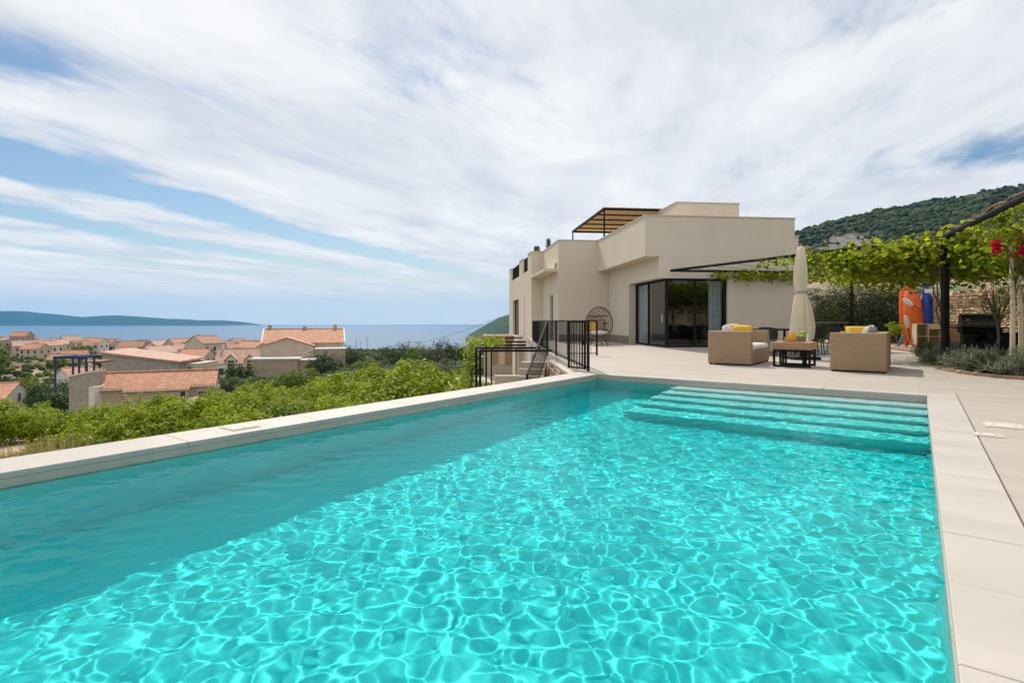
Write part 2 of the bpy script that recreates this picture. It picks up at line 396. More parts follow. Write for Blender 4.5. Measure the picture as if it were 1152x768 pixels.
def tile_mat(name, c, c2):
    m, nt, b = newmat(name); lk = nt.links.new
    tc = nt.nodes.new('ShaderNodeTexCoord')
    n = nt.nodes.new('ShaderNodeTexNoise'); n.inputs['Scale'].default_value = 1.3; n.inputs['Detail'].default_value = 6; lk(tc.outputs['Object'], n.inputs['Vector'])
    br = nt.nodes.new('ShaderNodeTexBrick'); br.offset = .0; br.inputs['Scale'].default_value = 1; br.inputs['Brick Width'].default_value = .24; br.inputs['Row Height'].default_value = .36
    br.inputs['Mortar Size'].default_value = .03; br.inputs['Color1'].default_value = (.82,)*3+(1,); br.inputs['Color2'].default_value = (1.15,)*3+(1,); br.inputs['Mortar'].default_value = (.5,)*3+(1,)
    lk(tc.outputs['Object'], br.inputs[0])
    mr = nt.nodes.new('ShaderNodeMapRange'); lk(n.outputs[0], mr.inputs[0]); mr.inputs[1].default_value = .35; mr.inputs[2].default_value = .65
    mx = nt.nodes.new('ShaderNodeMix'); mx.data_type = 'RGBA'; lk(mr.outputs[0], mx.inputs[0]); mx.inputs[6].default_value = (*c, 1); mx.inputs[7].default_value = (*c2, 1)
    m2 = nt.nodes.new('ShaderNodeMix'); m2.data_type = 'RGBA'; m2.blend_type = 'MULTIPLY'; m2.inputs[0].default_value = 1; lk(mx.outputs[2], m2.inputs[6]); lk(br.outputs[0], m2.inputs[7])
    lk(m2.outputs[2], b.inputs['Base Color']); b.inputs['Roughness'].default_value = .8
    return m
ROOFS = {'orange': tile_mat('orange_tile', (.50, .22, .12), (.62, .31, .19)), 'terracotta': tile_mat('terracotta_tile', (.38, .18, .11), (.50, .26, .17)),
         'faded pink': tile_mat('pink_tile', (.48, .28, .21), (.60, .38, .29)), 'brownish red': tile_mat('brown_tile', (.34, .16, .10), (.44, .24, .16))}
WALLS = {'grey stone': pm('grey_stone_wall', (.36, .33, .29), .9, .2, 1.5, .3, 8), 'beige': pm('beige_wall', (.52, .42, .32), .9, .1, .8),
         'white': pm('white_wall', (.70, .66, .60), .9, .06, .8), 'tan': pm('tan_wall', (.42, .33, .25), .9, .12, .8), 'cream': pm('cream_wall', (.60, .53, .41), .9, .08, .8)}
TRIM = pm('white_trim', (.72, .68, .62), .8, .05, 2)
PAVEWALL = pm('cast_stone', (.50, .43, .36), .85, .12, 2, .3, 20)

# ------------------------------------------------------------------ terrain, sea, hills
PA = R(36.5); PC, PS = math.cos(PA), math.sin(PA)
def W2(xp, yp, z=0.): return Vector((xp*PC+yp*PS, -xp*PS+yp*PC, z))      # pool axes -> world
def P2(x, v): return x*PC-v*PS, x*PS+v*PC                                # world -> pool axes
PX0, PX1, PY0, PY1 = -4.86, .094, -1.2, 9.28
def sst(a, b, x): t = np.clip((x-a)/(b-a), 0, 1); return t*t*(3-2*t)
def ground(x, v):
    x = np.asarray(x, float); v = np.asarray(v, float)
    xp, yp = P2(x, v); d = -5.36-xp
    dd = np.maximum(d, 0)
    off = .75+1.75*sst(5.5, 9.5, yp)
    near = -off-np.minimum(dd, 12)*.085*(1+.9*(1-sst(5.5, 9.5, yp))) - np.maximum(dd-12, 0)*.080
    near = near - 2.6*sst(0, 1, (.0-(x/np.maximum(v, 1)+.45))*2.2)*sst(25, 60, v)
    fv = np.interp(v, [0, 100, 200, 300, 500, 800, 1150, 1400], [-9, -11.0, -14.5, -17.5, -26, -47, -69, -78])
    fv = fv + 1.2*np.exp(-((x/np.maximum(v, 1)+.92)/.10)**2)*np.exp(-((v-330)/170)**2)
    w = sst(90, 170, v)
    left = near*(1-w)+fv*w
    deckz = -3.2 + 0*x
    under = sst(-.2, .25, -d)                    # inside the deck edge
    left = left*(1-under)+deckz*under
    r = np.maximum(np.maximum(x-16.9, (v-29.5)*sst(8, 11, x)), 0)
    right = np.where((x > 16.6) | (v > 29), -.3+2.1*sst(0, 1.6, r)+.085*np.maximum(r-1.6, 0), -3.2)
    rw = sst(.05, .25, x/np.maximum(v, 1.))*sst(27, 31, v)
    rw = np.maximum(rw, sst(16.5, 17.0, x))
    z = left*(1-rw)+right*rw
    z = z+np.where(v > 45, .35*np.sin(x*.21+v*.13)+.25*np.sin(x*.09-v*.31), 0)
    return z
def terrain():
    xs = np.unique(np.concatenate([np.linspace(-1500, -160, 60), np.linspace(-160, -40, 60), np.linspace(-40, 22, 156), np.linspace(22, 160, 46), np.linspace(160, 1500, 40)]))
    vs = np.unique(np.concatenate([np.linspace(-160, -14, 20), np.linspace(-14, 40, 136), np.linspace(40, 160, 60), np.linspace(160, 1450, 80)]))
    X, Y = np.meshgrid(xs, vs); Z = ground(X, Y)
    back = sst(-7, -16, Y); Z = np.where(Y < 0, Z*(1-back)+(-.2+3.0*back+.05*np.maximum(-Y-16, 0))*back, Z)
    nx, ny = len(xs), len(vs)
    idx = np.arange(nx*ny).reshape(ny, nx)
    Fs = np.stack([idx[:-1, :-1], idx[:-1, 1:], idx[1:, 1:], idx[1:, :-1]], -1).reshape(-1, 4)
    m, nt, b = newmat('hillside_earth'); lk = nt.links.new
    tc = nt.nodes.new('ShaderNodeTexCoord')
    def nz(s, d=6, r=.6):
        n = nt.nodes.new('ShaderNodeTexNoise'); n.inputs['Scale'].default_value = s; n.inputs['Detail'].default_value = d; n.inputs['Roughness'].default_value = r
        lk(tc.outputs['Object'], n.inputs['Vector']); return n.outputs[0]
    def mix(f, a, c):
        x = nt.nodes.new('ShaderNodeMix'); x.data_type = 'RGBA'; lk(f, x.inputs[0])
        for k, q in ((6, a), (7, c)):
            if isinstance(q, tuple): x.inputs[k].default_value = (*q, 1)
            else: lk(q, x.inputs[k])
        return x.outputs[2]
    def ramp(s, a, c):
        r = nt.nodes.new('ShaderNodeMapRange'); lk(s, r.inputs[0]); r.inputs[1].default_value = a; r.inputs[2].default_value = c; return r.outputs[0]
    c = mix(ramp(nz(.9), .35, .65), (.30, .19, .12), (.40, .29, .19))
    c = mix(ramp(nz(.12), .42, .58), c, mix(ramp(nz(2.5), .35, .65), (.06, .08, .025), (.13, .15, .05)))
    lk(c, b.inputs['Base Color']); b.inputs['Roughness'].default_value = .95
    bp = nt.nodes.new('ShaderNodeBump'); bp.inputs['Strength'].default_value = .6; bp.inputs['Distance'].default_value = .1; lk(nz(3.), bp.inputs['Height']); lk(bp.outputs[0], b.inputs['Normal'])
    return tag(link_nm('terrain', np.stack([X.ravel(), Y.ravel(), Z.ravel()], -1), Fs, m, smooth=True), 'hillside falling from the pool to the town', None, None, 'structure')
terrain()

SEA_Z = -70.
def sea():
    m, nt, b = newmat('sea_water'); lk = nt.links.new
    b.inputs['Base Color'].default_value = (.012, .060, .115, 1); b.inputs['Roughness'].default_value = .32; b.inputs['IOR'].default_value = 1.33
    b.inputs['Specular IOR Level'].default_value = .5
    tc = nt.nodes.new('ShaderNodeTexCoord'); n = nt.nodes.new('ShaderNodeTexNoise'); n.inputs['Scale'].default_value = .05; n.inputs['Detail'].default_value = 8
    lk(tc.outputs['Object'], n.inputs['Vector'])
    bp = nt.nodes.new('ShaderNodeBump'); bp.inputs['Strength'].default_value = .35; bp.inputs['Distance'].default_value = 1.5; lk(n.outputs[0], bp.inputs['Height']); lk(bp.outputs[0], b.inputs['Normal'])
    n2 = nt.nodes.new('ShaderNodeTexNoise'); n2.inputs['Scale'].default_value = .0012; n2.inputs['Detail'].default_value = 5; mp = nt.nodes.new('ShaderNodeMapping'); mp.inputs['Scale'].default_value = (.35, 2, 1)
    lk(tc.outputs['Object'], mp.inputs[0]); lk(mp.outputs[0], n2.inputs['Vector'])
    mx = nt.nodes.new('ShaderNodeMix'); mx.data_type = 'RGBA'; lk(n2.outputs[0], mx.inputs[0]); mx.inputs[6].default_value = (.010, .075, .16, 1); mx.inputs[7].default_value = (.020, .10, .20, 1)
    lk(mx.outputs[2], b.inputs['Base Color'])
    k = 160; rad = [0, 400, 1500, 4000, 11200]; V = [(0, 0, SEA_Z)]; Q = []
    for r in rad[1:]: V += [(r*math.cos(2*math.pi*i/k), r*math.sin(2*math.pi*i/k), SEA_Z) for i in range(k)]
    fs = [(0, 1+i, 1+(i+1) % k) for i in range(k)]
    for j in range(len(rad)-2):
        fs += [(1+j*k+i, 1+(j+1)*k+i, 1+(j+1)*k+(i+1) % k, 1+j*k+(i+1) % k) for i in range(k)]
    mb = MB(); mb.add(V, fs); o = mb.build('sea', m); tag(o, 'blue sea reaching the horizon', None, None, 'structure')
sea()

def fbm(x, y, seed=0, oct=5):
    rg = np.random.default_rng(seed); z = 0*x; a = 1.; f = 1.
    for _ in range(oct):
        for _ in range(4):
            t = rg.uniform(0, 6.28); p = rg.uniform(0, 6.28); z = z+a*np.sin(f*(x*np.cos(t)+y*np.sin(t))*6.28+p)*.35
        a *= .52; f *= 2.05
    return z
def hillmat(name, green, green2, rockc, mask=None):
    m, nt, b = newmat(name); lk = nt.links.new
    tc = nt.nodes.new('ShaderNodeTexCoord')
    def nz(s, d=8, st=None):
        n = nt.nodes.new('ShaderNodeTexNoise'); n.inputs['Scale'].default_value = s; n.inputs['Detail'].default_value = d; n.inputs['Roughness'].default_value = .65
        if st:
            mp = nt.nodes.new('ShaderNodeMapping'); mp.inputs['Scale'].default_value = st; lk(tc.outputs['Object'], mp.inputs[0]); lk(mp.outputs[0], n.inputs['Vector'])
        else: lk(tc.outputs['Object'], n.inputs['Vector'])
        r = nt.nodes.new('ShaderNodeMapRange'); lk(n.outputs[0], r.inputs[0]); r.inputs[1].default_value = .36; r.inputs[2].default_value = .64; return r.outputs[0]
    def mix(f, a, c):
        x = nt.nodes.new('ShaderNodeMix'); x.data_type = 'RGBA'; lk(f, x.inputs[0])
        for k, q in ((6, a), (7, c)):
            if isinstance(q, tuple): x.inputs[k].default_value = (*q, 1)
            else: lk(q, x.inputs[k])
        return x.outputs[2]
    g = mix(nz(.06), green, green2)
    r = mix(nz(.11, 9, (1, 1, 3.5)), tuple(x*.38 for x in rockc), tuple(x*1.15 for x in rockc))
    at_ = nt.nodes.new('ShaderNodeAttribute'); at_.attribute_name = 'rock'
    c = mix(at_.outputs['Fac'], g, r)
    lk(c, b.inputs['Base Color']); b.inputs['Roughness'].default_value = .95; b.inputs['Specular IOR Level'].default_value = .1
    return m
def set_attr(o, name, vals):
    a = o.data.attributes.new(name, 'FLOAT', 'POINT'); a.data.foreach_set('value', np.asarray(vals, dtype=np.float32))

def clumps(name, pts, rad, m, seed, label, hs=1.0):
    """one mesh of many rough tree crowns"""
    import bmesh
    bm = bmesh.new(); bmesh.ops.create_icosphere(bm, subdivisions=1, radius=1)
    bv = np.array([v.co[:] for v in bm.verts]); bf = np.array([[v.index for v in f.verts] for f in bm.faces]); bm.free()
    rg = np.random.default_rng(seed); n = len(pts); nv = len(bv)
    V = bv[None]*(1+rg.uniform(-.28, .28, (n, nv, 1)))*rad[:, None, None]*np.array([1, 1, hs])
    V = V+pts[:, None, :]
    Fc = bf[None]+(np.arange(n)*nv)[:, None, None]
    o = link_nm(name, V.reshape(-1, 3), Fc.reshape(-1, 3), m); return tag(o, label, None, None, 'stuff')
FOREST = pm('forest_crown', (.032, .048, .012), .9, 0, .03, 0, c2=(.085, .095, .028), island=.55, spec=.1)
FOREST2 = pm('far_scrub_crown', (.028, .052, .014), .9, 0, .05, 0, c2=(.075, .095, .028), island=.5, spec=.1)

def mountain():
    sky_px = [420, 560, 700, 800, 893, 907, 960, 1000, 1050, 1100, 1152, 1300, 1500, 1800, 2300]
    sky_y = [352, 336, 304, 281, 263, 258, 245, 236, 225, 217, 207, 178, 150, 130, 120]
    pxs = np.linspace(560, 2200, 330); vs = np.linspace(300, 1500, 110)
    PX, V = np.meshgrid(pxs, vs); X = (PX-576)/F*V
    crest = 1+(361-np.interp(PX, sky_px, sky_y))/F*920
    base = ground(X, V)*0+np.interp(V, [300, 400], [18, 28])
    t = (V-320)/(920-320)
    prof = np.where(t < 1, np.clip(t, 0, 1)**1.25, 1-.55*sst(1, 2, t))
    Z = base+(crest-base)*prof
    nz = fbm(X/420., V/420., 4, 6)
    Z = Z+nz*9*np.clip(prof*1.2, 0, 1)*np.where(t < 1, 1-.75*sst(.8, 1, t), 1)+fbm(X/60., V/60., 9, 3)*1.8
    edge = sst(560, 640, PX); Z = Z*edge+(-80)*(1-edge)
    # the bare cliff above the vine
    yy = 361-(Z-1)/V*F
    rock = np.exp(-((PX-950-(yy-272)*-.9)/42)**2)*np.exp(-((yy-273)/15)**2)*1.7+.55*np.exp(-((PX-905)/20)**2)*np.exp(-((yy-290)/14)**2)
    rock = np.clip(rock*.9+fbm(X/70., V/70., 21, 5)*.42-.34, 0, 1)
    Z = Z-rock*6
    ny, nx = X.shape; idx = np.arange(nx*ny).reshape(ny, nx)
    Fs = np.stack([idx[:-1, :-1], idx[:-1, 1:], idx[1:, 1:], idx[1:, :-1]], -1).reshape(-1, 4)
    o = link_nm('mountain', np.stack([X.ravel(), V.ravel(), Z.ravel()], -1), Fs, hillmat('mountain_slope', (.030, .045, .020), (.07, .08, .04), (.25, .23, .20)), smooth=True)
    set_attr(o, 'rock', sst(.25, .6, rock).ravel()); tag(o, 'forested mountain with a bare cliff', None, None, 'structure')
    rg = np.random.default_rng(5); n = 42000
    i = rg.uniform(0, 1, n)**1.15*(ny-1)*.55; j = rg.uniform(.10, .80, n)*(nx-1)
    i0, j0 = i.astype(int), j.astype(int)
    jit = rg.uniform(-4, 4, (n, 2))
    P = np.stack([X[i0, j0]+jit[:, 0], V[i0, j0]+jit[:, 1], Z[i0, j0]], -1); keep = (rock[i0, j0] < rg.uniform(.18, .85, n)) & (PX[i0, j0] > 640)
    P = P[keep]; gapn = fbm(P[:, 0]/150., P[:, 1]/110., 77, 4); P = P[gapn > rg.uniform(-1.5, -.35, len(P))]; rad = (1.5+2.9*rg.uniform(0, 1, len(P))**1.5)*np.interp(P[:, 1], [300, 900], [.7, 1.1])
    P[:, 2] += rad*.25
    clumps('forest', P, rad, FOREST, 6, 'dark pine wood covering the mountain', .8)
mountain()

def ridge(name, pxs, ys, v, depth, label, seed, green, green2, rockc):
    px = np.linspace(pxs[0], pxs[-1], 150); top = np.interp(px, pxs, ys); T = np.linspace(-1, 1, 25)
    PX, TT = np.meshgrid(px, T); V = v+TT*depth; X = (PX-576)/F*v
    H = 1+(361-np.interp(PX, pxs, ys))/F*v-SEA_Z
    Z = SEA_Z-3+(H+3)*np.maximum(0, 1-np.abs(TT)**1.6)+fbm(X/(v*.06), V/(v*.06), seed, 5)*H.max()*.022*(1-np.abs(TT))
    ny, nx = X.shape; idx = np.arange(nx*ny).reshape(ny, nx)
    Fs = np.stack([idx[:-1, :-1], idx[:-1, 1:], idx[1:, 1:], idx[1:, :-1]], -1).reshape(-1, 4)
    o = link_nm(name, np.stack([X.ravel(), V.ravel(), Z.ravel()], -1), Fs, hillmat(name+'_slope', green, green2, rockc), smooth=True)
    rk = np.clip(.9-(Z-SEA_Z)/14., 0, 1)*.6; set_attr(o, 'rock', rk.ravel())
    return tag(o, label, None, None, 'structure')
ridge('island', [-420, -250, -120, 0, 30, 55, 92, 112, 135, 165, 200, 240, 262, 271, 275], [361, 352, 347, 349.5, 350.5, 353, 356.6, 355.3, 354.6, 357, 359, 360.2, 361, 363, 366.5], 8800, 900,
      'long blue island lying across the sea', 3, (.03, .05, .03), (.05, .07, .04), (.30, .28, .25))
ridge('headland', [531, 540, 550, 560, 572, 590, 620, 680, 760], [374.5, 369.5, 363.5, 358.5, 353.5, 350, 345, 335, 330], 2600, 420,
      'dark wooded headland dropping to the sea beside the house', 8, (.030, .05, .02), (.06, .08, .035), (.34, .31, .27))

HAZE = MB(); HAZE.box(-11900, 11900, -11900, 11900, -96, 420)
hm = bpy.data.materials.new('haze_air'); hm.use_nodes = True; _n = hm.node_tree; _n.nodes.clear()
_o = _n.nodes.new('ShaderNodeOutputMaterial'); _p = _n.nodes.new('ShaderNodeVolumePrincipled'); _p.inputs['Color'].default_value = (.08, .48, .98, 1); _p.inputs['Density'].default_value = 5.0e-5
_p.inputs['Anisotropy'].default_value = .2
_n.links.new(_p.outputs[0], _o.inputs['Volume'])
tag(HAZE.build('haze', hm), 'thin bluish air', None, None, 'stuff')

# ------------------------------------------------------------------ pool and deck
def pool_axes(name, label=None, cat=None, kind=None):
    o = bpy.data.objects.new(name, None); o.rotation_euler = (0, 0, -PA); put(o); return tag(o, label, cat, None, kind)
def in_pool_axes(o): o.rotation_euler = (0, 0, -PA); return o
PD = -1.38
def build_pool():
    t = pool_axes('swimming_pool', 'long rectangular turquoise swimming pool with pale stone rim', 'swimming pool')
    x0, x1, y0, y1 = PX0, PX1, PY0, PY1
    b = MB(); b.add([(x0,y0,-.045),(x1,y0,-.045),(x1,y1,-.045),(x0,y1,-.045),(x0,y0,PD),(x1,y0,PD),(x1,y1,PD),(x0,y1,PD)], [(0,1,5,4),(1,2,6,5),(2,3,7,6),(3,0,4,7),(4,5,6,7)])
    o = b.build('basin', LINER, t); o.cycles.is_caustics_receiver = True
    wl = MB(); e = .004
    wl.box(x0, x0+e, y0+e, y1-e, -.16, -.046); wl.box(x1-e, x1, y0+e, y1-e, -.16, -.046); wl.box(x0, x1, y1-e, y1, -.16, -.046); wl.box(x0, x1, y0, y0+e, -.16, -.046)
    o = wl.build('waterline_band', BAND, t); o.cycles.is_caustics_receiver = True
    s = MB(); ys = [8.86, 8.42, 7.99, 7.56, 7.10]; zs = [-.175, -.37, -.565, -.76, -.955]; sx0 = -3.3; e = .003
    prev = y1-e
    prof = [(y1-e, zs[0])]
    for k, (yy, z) in enumerate(zip(ys, zs)):
        prof += [(yy, z), (yy, zs[k+1] if k+1 < len(zs) else PD+.002)]
    prof += [(y1-e, PD+.002)]
    n = len(prof)
    s.add([(sx0, y, z) for y, z in prof]+[(x1-e, y, z) for y, z in prof], [tuple(range(n)), tuple(range(2*n-1, n-1, -1))]+[(i, n+i, n+(i+1) % n, (i+1) % n) for i in range(n-1)])
    o = s.build('steps', LINER, t); o.cycles.is_caustics_receiver = True
    c = MB(); w = .5; T = -.045
    def slabs(xa, xb, ya, yb, along, length):
        a, bb = (ya, yb) if along == 'y' else (xa, xb); k = max(1, round((bb-a)/length)); st = (bb-a)/k
        for i in range(k):
            p, q = a+i*st+(.0015 if i else 0), a+(i+1)*st-(.0015 if i < k-1 else 0)
            if along == 'y': c.box(xa, xb, p, q, T, .0, bev=.004)
            else: c.box(p, q, ya, yb, T, .0, bev=.004)
    slabs(x0-w, x0, y0-w, y1+.32, 'y', 1.2); slabs(x1, x1+.32, y0-w, y1+.32, 'y', 1.2)
    slabs(x0+.001, x1-.001, y1, y1+.32, 'x', 1.2); slabs(x0+.001, x1-.001, y0-w, y0, 'x', 1.2)
    c.build('coping', COPING, t)
    for yy in (2.25, 1.55):
        j = MB(); j.M = Matrix.Translation((x1-.001, yy, -.42)) @ Matrix.Rotation(-math.pi/2, 4, 'Y')
        j.lathe([(.06, 0), (.06, .012), (.045, .02), (.02, .014), (.02, .004)], 20); j.build('return_jet', WHITEP, t, smooth=False)
build_pool()
def water():
    nx, ny = 640, 1340
    x0, x1, y0, y1 = PX0, PX1, PY0, PY1
    X, Y = np.meshgrid(np.linspace(x0, x1, nx), np.linspace(y0, y1, ny))
    rg = np.random.default_rng(11); Z = np.zeros_like(X)
    for i in range(100):
        lam = math.exp(rg.uniform(math.log(.06), math.log(.32))); th = rg.normal(.6, 1.1) if i % 3 else rg.uniform(0, 6.283); k = 2*math.pi/lam
        am = .00027*(lam/.25)**1.5
        env = .75+.55*np.sin(X*rg.uniform(.5, 1.6)+Y*rg.uniform(-1.2, 1.2)+rg.uniform(0, 6.283))*np.cos(Y*rg.uniform(.4, 1.3)+rg.uniform(0, 6.283))
        Z += env*am*np.sin(k*(X*math.cos(th)+Y*math.sin(th))+rg.uniform(0, 6.283)+.5*np.sin(X*1.3+Y*.9+i))
    Z -= .10
    idx = np.arange(nx*ny).reshape(ny, nx); Fs = np.stack([idx[:-1, :-1], idx[:-1, 1:], idx[1:, 1:], idx[1:, :-1]], -1).reshape(-1, 4)
    m, nt, b = newmat('pool_water_surface')
    nt.nodes.remove(b); lk = nt.links.new
    rf = nt.nodes.new('ShaderNodeBsdfRefraction'); rf.inputs['Roughness'].default_value = 0; rf.inputs['IOR'].default_value = 1.33
    gl = nt.nodes.new('ShaderNodeBsdfGlossy'); gl.inputs['Roughness'].default_value = .0
    lw = nt.nodes.new('ShaderNodeLayerWeight'); lw.inputs['Blend'].default_value = .5
    pw = nt.nodes.new('ShaderNodeMath'); pw.operation = 'POWER'; lk(lw.outputs['Facing'], pw.inputs[0]); pw.inputs[1].default_value = 5
    ma = nt.nodes.new('ShaderNodeMath'); ma.operation = 'MULTIPLY_ADD'; lk(pw.outputs[0], ma.inputs[0]); ma.inputs[1].default_value = .45; ma.inputs[2].default_value = .008
    ms = nt.nodes.new('ShaderNodeMixShader'); lk(ma.outputs[0], ms.inputs[0]); lk(rf.outputs[0], ms.inputs[1]); lk(gl.outputs[0], ms.inputs[2]); lk(ms.outputs[0], nt.nodes['Material Output'].inputs[0])
    o = in_pool_axes(link_nm('water_surface', np.stack([X.ravel(), Y.ravel(), Z.ravel()], -1), Fs, m, smooth=True)); o.cycles.is_caustics_caster = True
    tag(o, 'rippled turquoise pool water', None, None, 'structure')
    mb = MB(); e = .02; mb.box(x0-e, x1+e, y0-e, y1+e, PD-.05, -.0875)
    m = bpy.data.materials.new('pool_water_depth'); m.use_nodes = True; n = m.node_tree; n.nodes.clear()
    out = n.nodes.new('ShaderNodeOutputMaterial'); va = n.nodes.new('ShaderNodeVolumeAbsorption'); va.inputs['Color'].default_value = (.0, .974, .984, 1); va.inputs['Density'].default_value = 1.4
    n.links.new(va.outputs[0], out.inputs['Volume'])
    tag(in_pool_axes(mb.build('water', m)), 'turquoise depth of the pool water', None, None, 'stuff')
water()

EDGE = [P2(1.2, 15.8), P2(1.0, 27.), P2(.93, 33.)]
def build_deck():
    d = MB(); T = -.22
    d.prism([(PX1+.328, -12), (26, -12), (26, 60), (PX1+.328, 60)], T, 0)
    d.prism([(PX0-.5, 9.608), (PX1+.326, 9.608), (PX1+.326, 60), (EDGE[2][0]+3, 60), EDGE[2], EDGE[1], EDGE[0]], T, 0)
    d.prism([(PX0-.5, -12), (PX1+.326, -12), (PX1+.326, PY0-.508), (PX0-.5, PY0-.508)], T, 0)
    # cut to the terrace: keep only what lies this side of the garden wall
    o = d.build('terrace', DECK)
    in_pool_axes(o); tag(o, 'pale tiled terrace round the pool and the house', None, None, 'structure')
build_deck()

def stone_wall(name, p0, p1, h0, h1, th, label, seed, zb=0., course=.10, group=None, side=1, cap=None, two=False):
    """dry stone wall from p0 to p1 made of many single stones round a dark core; origin at p0"""
    p0 = Vector((p0[0], p0[1], zb)); d = Vector((p1[0]-p0.x, p1[1]-p0.y, 0)); ln = d.length; rz = math.atan2(d.y, d.x)
    t = thing(name, label, 'stone wall', p0, rz, group); rg = random.Random(seed); m = MB(); core = MB()
    n = 12
    for i in range(n):
        a, b = ln*i/n, ln*(i+1)/n; h = h0+(h1-h0)*(i+.5)/n
        core.box(a, b, -th/2+.05, th/2-.05, 0, h-.06)
    core.build('wall_core', MORTAR, t)
    for f in ((-1, 1) if two else (side,)):
        z = 0.; top = max(h0, h1); 
        while z < top:
            ch = course*rg.uniform(.7, 1.3); x = -rg.uniform(0, .2)
            while x < ln:
                w = rg.uniform(.7, 2.2)*course; h = h0+(h1-h0)*min(1, max(0, (x+w/2)/ln))
                if z+ch*.5 < h+rg.uniform(-.05, .06):
                    y = f*(th/2-.04); k = rg.uniform(.0, .05)
                    b = MB(); b.box(max(0, x)+.006, min(ln, x+w)-.006, y-.07, y+.05+k, z+.005, z+ch-.005, bev=rg.uniform(.01, .028))
                    j = [(px+rg.uniform(-.014, .014), py+rg.uniform(-.02, .02), pz+rg.uniform(-.014, .014)) for px, py, pz in b.v]
                    if min(ln, x+w)-max(0, x) > .05: m.add(j, b.f)
                x += w
            z += ch
    x = 0
    while x < ln:                                     # top stones
        w = rg.uniform(.2, .45); h = h0+(h1-h0)*x/ln; b = MB(); b.box(x, min(ln, x+w-.01), -th/2, th/2, h-.1, h+rg.uniform(.0, .07), bev=.03); m.add([(px, py+rg.uniform(-.03, .03), pz+rg.uniform(-.015, .015)) for px, py, pz in b.v], b.f); x += w
    m.build('stones', STONE, t)
    if cap:
        c = MB(); c.extr([(0, -th/2-.02, h0+.06), (0, th/2+.02, h0+.06), (0, th/2+.02, h0+.12), (0, -th/2-.02, h0+.12)], (ln, 0, h1-h0)); c.build('cap', cap, t)
    return t
# the terrace is held up by a stone wall on the house side of the stairs
stone_wall('retaining_wall', (1.19, 15.75), (1.385, 11.1), 2.72, 2.72, .3, 'stone retaining wall under the terrace edge by the iron gate', 3, -2.95, side=-1, cap=COPING)
def underwall():
    t = thing('retaining_wall', 'plain rendered wall carrying the long left side of the pool', 'wall', W2(PX0-.30, PY0-.5, 0), -PA)
    m = MB(); m.box(-.12, .14, 0, PY1-PY0+.82, -3.4, -.05); m.build('wall', PAVEWALL, t)
    t = thing('retaining_wall', 'plain rendered wall under the terrace edge behind the stairs', 'wall', (1.22, 15.9, 0), 0)
    m = MB(); m.bar((0.1, 0, -1.7), (-.1, 11.1, -1.7), .22, 2.9); m.build('wall', PAVEWALL, t)
underwall()

# skimmer and drain covers
def lid(px, py, w, l, label, cat='pool cover', shift=0):
    p = gp(px, py); t = thing('skimmer_lid', label, cat, p, -PA)
    m = MB(); m.box(-w/2, w/2, -l/2, l/2, .001, .012, bev=.005); m.build('lid', PLASTER_CAP, t)
    f = MB(); f.box(-w/2-.02, w/2+.02, -l/2-.02, l/2+.02, .0005, .006); f.build('frame', PAVEWALL, t)
    for s in (-1, 1):
        g = MB(); g.lathe([(.018, .012), (.018, .0135)], 12, c=(s*w*.3, 0, 0)); g.build('finger_hole', GREYP, t)
lid(1130, 479, .26, .26, 'square white skimmer lid in the terrace floor, larger of the two on the right')
lid(1112, 489.5, .17, .14, 'small white drain cover beside the larger skimmer lid, nearer the pool')
p = gp(270, 480.5)
lid(270, 480.5, .22, .22, 'round-cornered white skimmer lid set in the left pool rim')

